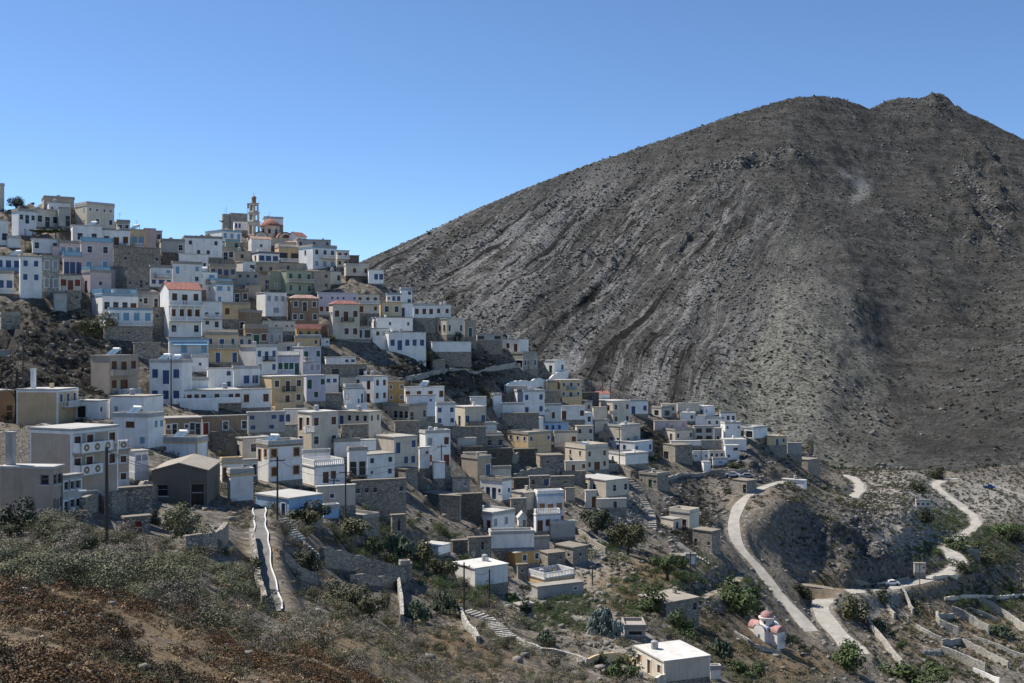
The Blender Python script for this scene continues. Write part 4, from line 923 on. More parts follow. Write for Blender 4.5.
def hill_mat():
    m, nt, b = newmat('hillside_ground'); b.inputs['Roughness'].default_value = .95; b.inputs['Specular IOR Level'].default_value = .1
    p = pos(nt); n1 = noise(nt, p, .11, 6, .65); n2 = noise(nt, p, .9, 6, .7); n3 = noise(nt, p, 4, 4, .7)
    v = voro(nt, p, .75); ve = voro(nt, p, 1.3, 'DISTANCE_TO_EDGE')
    c = mix(nt, ramp(nt, n2, [(.36, 0), (.64, 1)]), (.07,.060,.047), (.20,.177,.148))
    c = mix(nt, ramp(nt, n1, [(.45, 0), (.65, .5)]), c, (.19,.15,.10))
    rock = mix(nt, ramp(nt, n2, [(.42, 0), (.68, 1)]), (.055,.051,.047), (.23,.217,.198))
    rock = mix(nt, ramp(nt, ve, [(0, .8), (.06, 0)]), rock, (.05,.047,.043))
    c = mix(nt, ramp(nt, v, [(.22, .75), (.4, 0)]), c, (.25,.238,.218))
    c = mix(nt, attr(nt, 'rocky'), c, rock)
    f = nd(nt, 'ShaderNodeMath', operation='MULTIPLY'); nt.links.new(attr(nt, 'pale'), f.inputs[0]); nt.links.new(ramp(nt, n2, [(.3, .3), (.6, 1)]), f.inputs[1])
    c = mix(nt, f.outputs[0], c, (.31,.288,.25))
    st = mix(nt, ramp(nt, n3, [(.35, 0), (.65, 1)]), (.115,.076,.042), (.225,.165,.095))
    f = nd(nt, 'ShaderNodeMath', operation='MULTIPLY'); nt.links.new(attr(nt, 'straw'), f.inputs[0]); nt.links.new(ramp(nt, n1, [(.35, .35), (.6, 1)]), f.inputs[1])
    c = mix(nt, f.outputs[0], c, st)
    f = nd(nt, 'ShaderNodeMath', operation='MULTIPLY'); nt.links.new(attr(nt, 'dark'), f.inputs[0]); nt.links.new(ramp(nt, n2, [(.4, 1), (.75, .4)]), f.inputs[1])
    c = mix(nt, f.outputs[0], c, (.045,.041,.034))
    nt.links.new(c, b.inputs['Base Color']); bump(nt, b, n2, .9, .5); return m
def mount_mat():
    m, nt, b = newmat('mountain_rock'); b.inputs['Roughness'].default_value = .95; b.inputs['Specular IOR Level'].default_value = .1
    p = pos(nt); n1 = noise(nt, p, .012, 5, .6); n2 = noise(nt, p, .10, 8, .78); n3 = noise(nt, p, .4, 5, .75)
    cx = nt.nodes.new('ShaderNodeCombineXYZ'); nt.links.new(attr(nt, 'sco'), cx.inputs[0]); nt.links.new(attr(nt, 'tco'), cx.inputs[1])
    def band(sx, sy, d=6, off=0):
        mp = nd(nt, 'ShaderNodeMapping'); mp.inputs['Scale'].default_value = (sx, sy, 1); mp.inputs['Location'].default_value = (off, off, 0); nt.links.new(cx.outputs[0], mp.inputs[0])
        return noise(nt, mp.outputs[0], 1.0, d, .72, .8)
    def mul(a, k):
        f = nd(nt, 'ShaderNodeMath', operation='MULTIPLY'); nt.links.new(a, f.inputs[0])
        if isinstance(k, float): f.inputs[1].default_value = k
        else: nt.links.new(k, f.inputs[1])
        return f.outputs[0]
    lf = attr(nt, 'leftface')
    c = mix(nt, ramp(nt, n2, [(.40, 0), (.60, 1)]), (.060,.057,.053), (.172,.167,.158))
    c = mix(nt, ramp(nt, n1, [(.4, 0), (.62, .5)]), c, (.10,.094,.083))
    pale = mix(nt, ramp(nt, n3, [(.38, 0), (.62, 1)]), (.19,.185,.178), (.40,.392,.38))
    c = mix(nt, mul(ramp(nt, band(.045, .006), [(.50, 0), (.58, 1)]), lf), c, pale)
    c = mix(nt, mul(ramp(nt, band(.16, .016, 6, 9), [(.53, 0), (.59, .95)]), lf), c, pale)
    c = mix(nt, mul(ramp(nt, band(.11, .011, 6, 31), [(.40, 1), (.46, 0)]), lf), c, (.024,.0235,.0225))
    # ledges on the right flank follow the contour
    mz = nd(nt, 'ShaderNodeMapping'); mz.inputs['Scale'].default_value = (.012, .012, .14); nt.links.new(p, mz.inputs[0])
    led_ = noise(nt, mz.outputs[0], 1.0, 6, .7, .5); inv = nd(nt, 'ShaderNodeMath', operation='SUBTRACT'); inv.inputs[0].default_value = 1; nt.links.new(lf, inv.inputs[1])
    c = mix(nt, mul(inv.outputs[0], .18), c, (.05,.048,.042))  # shade of the flank turned from the sun, darkened into the rock colour
    c = mix(nt, mul(ramp(nt, led_, [(.5, 0), (.66, .55)]), inv.outputs[0]), c, (.18,.174,.164))
    c = mix(nt, mul(ramp(nt, led_, [(.34, .55), (.46, 0)]), inv.outputs[0]), c, (.034,.033,.030))
    cl = mix(nt, ramp(nt, n3, [(.42, 0), (.6, 1)]), (.17,.166,.142), (.37,.36,.31))
    c = mix(nt, mul(attr(nt, 'clay'), 1.0), c, cl)
    c = mix(nt, mul(attr(nt, 'scree'), ramp(nt, n3, [(.3, .4), (.5, 1)])), c, (.33,.325,.312))
    c = mix(nt, mul(attr(nt, 'ledge'), ramp(nt, n3, [(.35, .2), (.55, 1)])), c, mix(nt, ramp(nt, n2, [(.45, 0), (.55, 1)]), (.03,.03,.03), (.25,.245,.235)))
    c = mix(nt, mul(attr(nt, 'strata'), ramp(nt, n3, [(.3, .3), (.6, 1)])), c, (.21,.205,.196))
    v = voro(nt, p, .42); w = noise(nt, p, .03, 3)
    c = mix(nt, mul(ramp(nt, v, [(.26, 1), (.42, 0)]), ramp(nt, w, [(.35, .45), (.6, .95)])), c, (.038,.038,.030))
    nt.links.new(c, b.inputs['Base Color']); ad = nd(nt, 'ShaderNodeMath', operation='ADD'); nt.links.new(n2, ad.inputs[0]); nt.links.new(mul(band(.12, .012, 6, 9), lf), ad.inputs[1]); bump(nt, b, ad.outputs[0], 1.0, 9.0); return m
sheet('hillside', ~MT, hill_mat(), dict(straw=straw, pale=palez, rocky=rocky, dark=darkz))
sheet('mountain', MT, mount_mat(), dict(ledge=ledge, leftface=leftface, sco=S_, tco=T_, strata=np.clip((strat-.54)*6, 0, 1)*leftface*.7+crag*.3*(1-leftface)*np.clip((ridge-.8)*4, 0, 1), clay=tri, scree=scree))
def road_mat(name, c):
    m, nt, b = newmat(name); p = pos(nt)
    col = mix(nt, ramp(nt, noise(nt, p, .35, 5, .7), [(.35, 0), (.65, 1)]), tuple(v*.75 for v in c), tuple(v*1.12 for v in c))
    col = mix(nt, ramp(nt, noise(nt, p, 3, 3), [(.5, 0), (.75, .5)]), col, tuple(v*.6 for v in c))
    nt.links.new(col, b.inputs['Base Color']); return m
RM = {'road': road_mat('pale_concrete_road', (.37,.345,.305)), 'path': road_mat('concrete_path', (.16,.152,.142)), 'dirt_track': road_mat('dirt', (.27,.235,.185))}
for nme, (P, z, w) in ROADS:
    d = np.gradient(P, axis=0); d /= np.linalg.norm(d, axis=1)[:, None]+1e-9; nrm = np.c_[-d[:, 1], d[:, 0]]
    wv = (w/2)*(1+.12*(np.array([math.sin(i*.9)+math.sin(i*.37+1) for i in range(len(P))])))[:, None]
    m = MB(); A = np.c_[P+nrm*wv, z+.07]; B = np.c_[P-nrm*wv, z+.07]
    for k in range(len(P)-1):
        m.quad(B[k], B[k+1], A[k+1], A[k])
        for E, s in ((A, 1), (B, -1)): m.quad(E[k], E[k+1], E[k+1]+np.array([0, 0, -.7]), E[k]+np.array([0, 0, -.7]))
    tag(m.obj(nme, RM[nme]), kind='structure')
    if nme == 'path':
        for E, s, lab in ((A, 1, 'left'), (B, -1, 'right')):
            m = MB()
            for k in range(len(P)-1):
                e0 = E[k]+np.r_[nrm[k]*s*.02, 0]; e1 = E[k+1]+np.r_[nrm[k+1]*s*.02, 0]; o0 = e0+np.r_[nrm[k]*s*.12, 0]; o1 = e1+np.r_[nrm[k+1]*s*.12, 0]; up = np.array([0, 0, .16]); dn = np.array([0, 0, -.6])
                m.quad(e0+up, e1+up, o1+up, o0+up); m.quad(e0+dn, e1+dn, e1+up, e0+up); m.quad(o1+dn, o0+dn, o0+up, o1+up)
            tag(m.obj('path_kerb', plaster('whitewash', (.72,.72,.71))), 'whitewashed kerb along the %s edge of the narrow foreground path' % lab, 'kerb')

# ------------------------------------------------------------------ houses
for j in JOBS: build_house(j)
def solar(t, pos_, L, W, H):
    u = t.rotation_euler.z; x, y = pos_[0]*L, pos_[1]*W
    base = t.matrix_basis @ Vector((x, y, H+.21))
    lab = 'solar water heater with twin panels on the roof of the '+t['label']
    lab = ' '.join(lab.split()[:16])
    s = thing('solar_water_heater', lab, 'water heater', base, rad(-25) if abs(u) < 2 else 0, 'solar water heaters on the roofs')
    m = MB(); m.tube([(-.75, .75, 1.0), (.75, .75, 1.0)], .26, 10); m.obj('tank', pmat('w'), s)
    for k in (-1, 1):
        m = MB(); x0, x1 = (-1.05, -.05) if k < 0 else (.05, 1.05)
        m.quad((x0, -.75, .12), (x1, -.75, .12), (x1, .5, .92), (x0, .5, .92)); m.quad((x0, -.75, .06), (x0, .5, .86), (x1, .5, .86), (x1, -.75, .06)); m.quad((x0, -.75, .06), (x1, -.75, .06), (x1, -.75, .12), (x0, -.75, .12))
        m.obj('panel', paint('collector_glass', (.10,.15,.21), .08), s)
    m = MB()
    for k in (-.9, .9): m.tube([(k, .5, .9), (k, .6, .0)], .03, 5); m.tube([(k, -.7, .1), (k, -.7, 0)], .03, 5)
    m.box(-.8, .7, 0, -.72, .8, .8); m.box(.72, .7, 0, .8, .8, .8)
    m.obj('stand', pmat('l'), s)
for a in SOLAR: solar(*a)

# ------------------------------------------------------------------ landmarks on the ridge and the field chapel
def place(b, x, y, dl, name, label, cat, dY=0):
    px, py = bp(b, x, y); Y = Dist(px, py)+dY; X, _, z = at(px, py, Y); th = math.atan((px-CX)/F)
    return thing(name, label, cat, (X, Y, z), rad(dl)-th), F/Y
Cr = wallmat('C'); Wt = wallmat('W'); Rd = roofmat('r')
t, k = place('R', 325, 440, 40, 'bell_tower', 'tall slender cream bell tower with arched openings and red lantern top', 'bell tower', -8)
t.scale = (.85, .85, .84)
zz = 0
for nme, w, hh in (('lower_stage', 2.9, 4.6), ('middle_stage', 2.6, 3.0), ('upper_stage', 2.3, 2.9)):
    o_ = (2.9-w)/2; m = MB()
    ho = [('o', 'k', w*.25, .5, w*.5, hh*.62)]
    wall_face(m, (o_, o_), (1, 0), (0, 1), w, 0, hh, ho, .35); wall_face(m, (o_, o_+w), (0, -1), (1, 0), w, 0, hh, ho, .35)
    wall_face(m, (o_+w, o_), (0, 1), (-1, 0), w, 0, hh, ho, .35); m.quad((o_, o_+w, 0), (o_+w, o_+w, 0), (o_+w, o_+w, hh), (o_, o_+w, hh)); m.quad((o_,o_,hh),(o_+w,o_,hh),(o_+w,o_+w,hh),(o_,o_+w,hh))
    m.v = [(a, b_, c+zz) for a, b_, c in m.v]
    st = m.obj(nme, Cr, t); m = MB(); m.box(o_-.22, o_-.22, zz+hh+.003, o_+w+.22, o_+w+.22, zz+hh+.25); m.obj('cornice', wallmat('T'), st)
    zz += hh+.25
m = MB(); m.lathe(1.45, 1.45, [(.75, zz), (.75, zz+1.6), (.95, zz+1.65), (.95, zz+1.8), (.6, zz+2.3), (.05, zz+2.7)], 8); m.obj('lantern', tiles('lantern_tiles', (.36,.22,.15)), t)
m = MB(); m.box(1.40, 1.43, zz+2.7, 1.5, 1.47, zz+3.6); m.box(1.15, 1.43, zz+3.2, 1.75, 1.47, zz+3.3); m.obj('cross', pmat('l'), t)
t, k = place('R', 525, 545, 18, 'church', 'cream domed church with red tiled dome and red vaulted roofs on the ridge', 'church')
t.scale = (.92, .9, .86)
m = MB(); m.box(-7.5, 0, -4, 7.0, 11, 2.6); m.obj('wall', Cr, t)
def vault(m, x0, x1, y0, y1, z, r, along, n=12, closed=True):
    pts = []
    for q in range(n+1):
        a = math.pi*q/n
        if along == 'y': pts.append((((x0+x1)/2-math.cos(a)*(x1-x0)/2), z+math.sin(a)*r))
        else: pts.append((((y0+y1)/2-math.cos(a)*(y1-y0)/2), z+math.sin(a)*r))
    for (a0, c0), (a1, c1) in zip(pts, pts[1:]):
        if along == 'y': m.quad((a0, y0, c0), (a0, y1, c0), (a1, y1, c1), (a1, y0, c1))
        else: m.quad((x0, a0, c0), (x1, a0, c0), (x1, a1, c1), (x0, a1, c1))
    if closed:
        for e in ((y0, y1) if along == 'y' else (x0, x1)):
            m.quad(*[((a, e, c) if along == 'y' else (e, a, c)) for a, c in pts])
for x0, x1, r in ((-6.6, -1.6, 2.1), (1.2, 6.6, 2.3)):
    m = MB(); vault(m, x0+.35, x1-.35, -.25, 8, 2.6, r-.35, 'y'); g = m.obj('gable', Cr, t)
    m = MB(); vault(m, x0, x1, -.05, 9, 2.61, r, 'y', closed=False); m.obj('vault_roof', Rd, t)
    m = MB(); vault(m, (x0+x1)/2-1.2, (x0+x1)/2+1.2, -.30, -.26, 2.8, 1.2, 'y'); m.obj('lunette', pmat('n') if x0 > 0 else pmat('l'), g)
m = MB(); m.box(-7.9, -.2, 2.605, 7.3, -.02, 2.85); m.obj('cornice', wallmat('T'), t)
m = MB(); m.lathe(1.2, 7.5, [(3.1, 2), (3.1, 7.0), (3.35, 7.0), (3.35, 7.35)], 8); dr = m.obj('drum', Cr, t)
for q in range(8):
    a = math.pi*(q+.5)/4; x, y = 1.2+2.88*math.cos(a), 7.5+2.88*math.sin(a); m = MB(); ca, sa = -math.sin(a), math.cos(a)
    for_ = [(x+ca*d, y+sa*d, zq) for d, zq in ((-.4, 4.6), (.4, 4.6), (.4, 6.0), (0, 6.35), (-.4, 6.0))]; m.quad(*[(p[0]+.06*math.cos(a), p[1]+.06*math.sin(a), p[2]) for p in for_]); m.obj('window', pmat('k'), dr)
m = MB(); m.lathe(1.2, 7.5, [(3.5, 7.352), (3.1, 8.1), (2.3, 8.9), (1.2, 9.6), (.1, 10.0)], 16); m.obj('dome', Rd, t)
t, k = place('R', 95, 395, 10, 'windmill_ruin', 'broken grey round-ended windmill with wide stone body beside the bell tower', 'windmill', 22)
m = MB(); m.lathe(-1.2, 2.6, [(2.5, -3), (2.35, 8.6), (2.0, 8.6)], 20); m.obj('round_tower', wallmat('Z'), t)
m = MB(); m.box(.4, 0, -3, 9.2, 5, 9.0); b_ = m.obj('body', wallmat('Z'), t); m = MB(); m.box(.3, -.1, 9.003, 9.3, 5.1, 9.2); m.obj('roof', roofmat('g'), b_)
m = MB(); m.quad((7.2, -.01, 1.2), (8.4, -.01, 1.2), (8.4, -.01, 3.4), (7.2, -.01, 3.4)); m.box(7.1,-.06,3.4,8.5,-.003,3.6); m.obj('window', pmat('k'), t)
t.scale = (.6, .6, .6)
m = MB(); m.tube([(-1.2, 2.6, 8.6), (-1.2, 2.6, 12.5)], .06); m.tube([(-2.4, 2.6, 8.6), (-2.4, 2.6, 11)], .05); m.box(-1.9, 2.58, 11.3, -.5, 2.62, 11.36); m.obj('aerial', pmat('k'), t)
m = MB(); m.box(-5.2, 1, 4.6, -3.2, 1.4, 5.0); m.box(-4.2,1.1,4.2,-3.0,1.3,4.6); m.obj('axle_stub', pmat('n'), t)
t, k = place('B', 345, 185, 10, 'flag', 'blue and white flag on a pole by the windmill and bell tower', 'flag')
m = MB(); m.tube([(0, 0, -3), (0, 0, 4.2)], .05); m.obj('pole', pmat('l'), t); m = MB()
for q in range(6):
    a, b2 = q*.4, q*.4+.4; f_ = lambda x: .15*math.sin(x*3); m.quad((a, f_(a), 2.4), (b2, f_(b2), 2.4), (b2, f_(b2), 4.0), (a, f_(a), 4.0), m=q % 2)
m.obj('cloth', [pmat('b'), pmat('w')], t)
Rd = tiles('chapel_red', (.45,.26,.24))
# the red-domed chapel by the road
px, py = bp('S', 262, 470); Y = 200; X, _, z = at(px, py, Y); zg = z
cut_rect(X-3.2, Y-3.2, 1, 0, 6.4, 6.4, zg, 1, 4, True); occupy(X-3.2, Y-3.2, 1, 0, 6.4, 6.4, 1)
t = thing('domed_chapel', 'tiny whitewashed chapel with red dome and red vaulted arms beside the dry field', 'chapel', (X, Y, zg), rad(52)-math.atan((px-CX)/F))
t.scale = (.88, .88, .86)
m = MB(); m.box(-2.6, -1.45, -1.5, 2.6, 1.45, 2.0); m.obj('nave', Wt, t)
m = MB(); m.box(-1.25, -3.6, -1.5, 1.25, -1.453, 2.0); m.box(-1.25, 1.453, -1.5, 1.25, 3.7, 2.0); arm = m.obj('transept', Wt, t)
m = MB(); vault(m, -2.6, 2.6, -1.45, 1.45, 2.003, 1.25, 'x'); m.obj('vault', Wt, t)
for a, b2 in ((-2.66, -2.2), ):
    m = MB(); vault(m, a, b2, -1.55, 1.55, 2.01, 1.36, 'x', closed=False); vault(m, a, a+.02, -1.55, 1.55, 2.01, 1.36, 'x', closed=False); m.obj('arch_trim', Rd, t)
for y0, y1 in ((-3.7, -1.3), (1.3, 3.8)):
    m = MB(); vault(m, -1.4, 1.4, y0, y1, 2.005, 1.3, 'y'); m.obj('vault_roof', Rd, arm)
m = MB(); m.quad((-2.61, -.25, .7), (-2.61, .25, .7), (-2.61, .25, 1.3), (-2.61, -.25, 1.3)); m.box(-2.64,-.3,.62,-2.604,.3,.70); m.obj('window', pmat('b'), t)
m = MB(); m.lathe(0, 0, [(1.45, 2.2), (1.45, 4.3), (1.7, 4.32), (1.7, 4.55), (1.4, 4.56)], 20); dr = m.obj('drum', Wt, t)
for q in (3.5, 4.9, 2.1): m = MB(); x, y = math.cos(q)*1.462, math.sin(q)*1.462; a, b2 = -math.sin(q)*.2, math.cos(q)*.2; m.quad((x-a, y-b2, 3.3), (x+a, y+b2, 3.3), (x+a, y+b2, 3.95), (x-a, y-b2, 3.95)); m.obj('window', pmat('k'), dr)
m = MB(); m.lathe(0, 0, [(1.42, 4.56), (1.3, 5.0), (1.0, 5.45), (.55, 5.75), (.08, 5.87)], 20); dm = m.obj('dome', Rd, t)
m = MB(); m.box(-.04, -.04, 5.85, .04, .04, 6.6); m.box(-.22, -.03, 6.25, .22, .03, 6.33); m.obj('cross', pmat('w'), dm)
for s_ in (-1, 1):
    m = MB(); m.box(-1.9, s_*1.2-.35, 2.3, -1.2, s_*1.2+.35, 2.9); m.obj('corner_block', wallmat('B'), t)

# vine pergola
px, py = bp('A', 128, 345); Y = Dist(px, py)-1; X, _, z = at(px, py, Y); t = thing('vine_pergola', 'dark vine-covered pergola terrace above the long bluish house', 'pergola', (X, Y, z), rad(20))
m = MB()
for q in range(7): m.tube([(q*1.5, -.6, 0), (q*1.5, -.6, 3.8)], .06, 5); m.tube([(q*1.5, 2.2, 0), (q*1.5, 2.2, 3.8)], .06, 5); m.box(q*1.5-.05, -.8, 3.8, q*1.5+.05, 2.4, 3.9)
m.obj('frame', pmat('n'), t); VINE = t
# poles
def pole(b, x, y0, y1, label, arm=True, lamp=False, r=.13, dY=0):
    px, p1 = bp(b, x, y1); _, p0 = bp(b, x, y0); Y = Dist(px, p1)+dY; X, _, z = at(px, p1, Y); H = (p1-p0)/F*Y
    z = min(z, zt(X, Y)); H = (CY-p0)/F*Y-z
    t = thing('utility_pole', label, 'utility pole', (X, Y, z), rad(random.uniform(-30, 30)), 'wooden utility poles in the village')
    m = MB(); m.tube([(0, 0, -.8), (0, 0, H)], r, 7, r1=r*.75); m.obj('shaft', paint('pole_wood', (.075,.06,.05), .8), t)
    if arm:
        m = MB(); m.box(-.9, -.05, H-.55, .9, .05, H-.43); m.obj('crossarm', paint('pole_wood', (.075,.06,.05), .8), t)
        for q in (-.8, 0, .8): m = MB(); m.lathe(q, 0, [(.05, H-.43), (.07, H-.3), (.03, H-.22)], 8); m.obj('insulator', pmat('l'), t)
    if lamp:
        m = MB(); m.tube([(0, 0, H*.52), (-.7, -.2, H*.58), (-1.5, -.4, H*.58)], .035, 5); a = m.obj('lamp_arm', pmat('l'), t)
        m = MB(); m.box(-2.0, -.52, H*.58-.06, -1.45, -.28, H*.58+.08); m.obj('lamp_head', pmat('w'), a)
    return Vector((X, Y, z+H-.3))
p1 = pole('F', 546, 240, 760, 'tall dark pole with street lamp before the big beige house', False, True, .16)
p2 = pole('G', 601, 340, 690, 'tall dark pole beside the foreground path and sky blue house')
p3 = pole('G', 890, 445, 612, 'thin pole at the left of the pair beside the sky blue yard')
p4 = pole('G', 950, 405, 690, 'tall pole right of the pair beside the sky blue yard')
p5 = pole('I', 622, 380, 560, 'pole before the white house with brown lower doors')
p6 = pole('N', 328, 115, 385, 'tall dark pole at the top of the stone stairway')
p7 = pole('N', 458, 150, 345, 'slim pole in front of the windowless white house', False)
p8 = pole('C', 876, 290, 500, 'dark pole in front of the white house with blue shutters', False, dY=-6)
p9 = pole('J', 298, 160, 292, 'pole beside the white sloping terrace wall on the ridge', False)
p10 = pole('J', 622, 250, 332, 'left pole of the trio on the ridge against the mountain', False)
p11 = pole('J', 678, 250, 348, 'middle pole of the trio on the ridge against the mountain', False)
p12 = pole('J', 718, 262, 340, 'right pole of the trio on the ridge against the mountain', False)
p13 = pole('J', 765, 500, 690, 'pole in front of the pale blue house by the rock gap')
p14 = pole('O', 566, 10, 258, 'rough double pole above the stone field house')
p15 = pole('P', 550, 345, 432, 'pole at the edge of the lower valley road')
p16 = pole('P', 836, 318, 425, 'pole at the right picture edge above the terraces')
p17 = pole('N', 985, 130, 235, 'pole behind the yellow roof-terrace house', False)
p18 = pole('K', 313, 395, 475, 'short pole by the plain white cube shed', False)
p19 = pole('C', 118, 205, 600, 'grey scaffold-like pole beside the bare tree at the left edge', False)
p20 = pole('P', 510, 195, 240, 'far pole on the dark knoll behind the rock', False)
def wire(a, b, sag, label):
    m = MB(); m.tube([a.lerp(b, k/10)-Vector((0, 0, sag*4*(k/10)*(1-k/10))) for k in range(11)], .022, 4); tag(m.obj('overhead_wire', paint('wire', (.03,.03,.03))), label, 'wire')
wire(p1, Vector(at(152, 467, 135)), .4, 'overhead wire running right from the pole before the beige house')
wire(p2, p4, 1.2, 'overhead wire from the path pole to the pole pair')
wire(p3, p5, 1.5, 'overhead wire from the pole pair up to the white house pole')
wire(p6, p7, .8, 'overhead wire between the stairway pole and the slim pole')
wire(p4, p5, 1.0, 'overhead wire from the tall pair pole to the brown-door house pole')
wire(p1, p2, 2.0, 'long overhead wire from the lamp pole to the path pole')
wire(p5, p13, 2.2, 'long overhead wire across the middle of the village')
wire(p10, p11, .3, 'overhead wire between the left and middle ridge poles'); wire(p11, p12, .3, 'overhead wire between the middle and right ridge poles'); wire(p9, p10, .8, 'overhead wire from the terrace pole to the ridge trio')
wire(p13, p18, 1.2, 'overhead wire from the pale blue house pole to the cube shed pole'); wire(p14, p17, 1.5, 'overhead wire from the double pole to the terrace house pole'); wire(p15, p16, 1.8, 'overhead wire spanning the valley terraces'); wire(p8, p2, 2.0, 'overhead wire from the blue-shutter pole down to the path pole')
def laundry(b, x0, x1, y, label, cs):
    (a, p), (c, _) = bp(b, x0, y), bp(b, x1, y); Y = Dist(a, p)-3.0; A = Vector(at(a, p, Y)); B_ = Vector(at(c, p, Y))
    t = thing('laundry_line', label, 'laundry', A, 0); d = B_-A; n = len(cs); m = MB(); m.tube([(0, 0, 0), d*.5-Vector((0, 0, .08)), d], .015, 4); m.tube([(0, 0, -1.6), (0, 0, .05)], .03, 5); m.tube([d-Vector((0, 0, 1.6)), d], .03, 5); m.obj('line', pmat('l'), t)
    for k, cc in enumerate(cs):
        q = d*((k+.5)/n); w_ = d.length/n*.38; hh = random.uniform(.6, 1.0); m = MB(); u = d.normalized()*w_
        m.quad(q-u-Vector((0, 0, .05)), q-u*.95-Vector((0, .05, hh)), q+u*.95-Vector((0, -.05, hh*.95)), q+u-Vector((0, 0, .05))); m.obj('cloth', pmat(cc), t)
laundry('D', 105, 200, 335, 'washing line with dark and pale clothes before the sky blue awning', 'kdwkdl')
laundry('D', 262, 330, 500, 'short washing line by the white stepped house', 'wlbw')
laundry('J', 345, 385, 500, 'washing line with bright cloths beside the long blue-door house', 'wgtw')
# walls
def pwall(b, pts, hh, th, mat, label, name='stone_wall', jag=.25):
    q = [bp(b, *p) for p in pts]; W3 = [at(*p) for p in q]; m = MB(); mi = wallmat(mat)
    P = []
    for a, c in zip(W3, W3[1:]):
        n = max(1, int(math.dist(a[:2], c[:2])/1.3)); P += [(a[0]+(c[0]-a[0])*k/n, a[1]+(c[1]-a[1])*k/n) for k in range(n)]
    P.append(W3[-1][:2]); P = np.array(P)
    if len(P) > 4: P[1:-1] = .25*P[:-2]+.5*P[1:-1]+.25*P[2:]
    d = np.gradient(P, axis=0); d /= np.linalg.norm(d, axis=1)[:, None]+1e-9; n_ = np.c_[-d[:, 1], d[:, 0]]*th/2
    z = np.array([zt(*p) for p in P]); z = np.convolve(np.pad(z, 2, mode='edge'), np.ones(5)/5, 'valid') if len(P) > 3 else z
    tp = z+hh+np.array([random.uniform(-jag, jag)*.6 for _ in P])
    A0 = np.c_[P+n_, z-1.2]; B0 = np.c_[P-n_, z-1.2]; A1 = np.c_[P+n_*.8, tp]; B1 = np.c_[P-n_*.8, tp]
    for k in range(len(P)-1):
        m.quad(A0[k+1], A0[k], A1[k], A1[k+1]); m.quad(B0[k], B0[k+1], B1[k+1], B1[k]); m.quad(A1[k], B1[k], B1[k+1], A1[k+1])
    m.quad(A0[0], B0[0], B1[0], A1[0]); m.quad(B0[-1], A0[-1], A1[-1], B1[-1])
    for p in P: occupy(p[0], p[1], 1, 0, .01, .01, th)
    tag(m.obj(name, mi), label, 'wall', 'dry stone walls' if mat in 'SZK' else None)
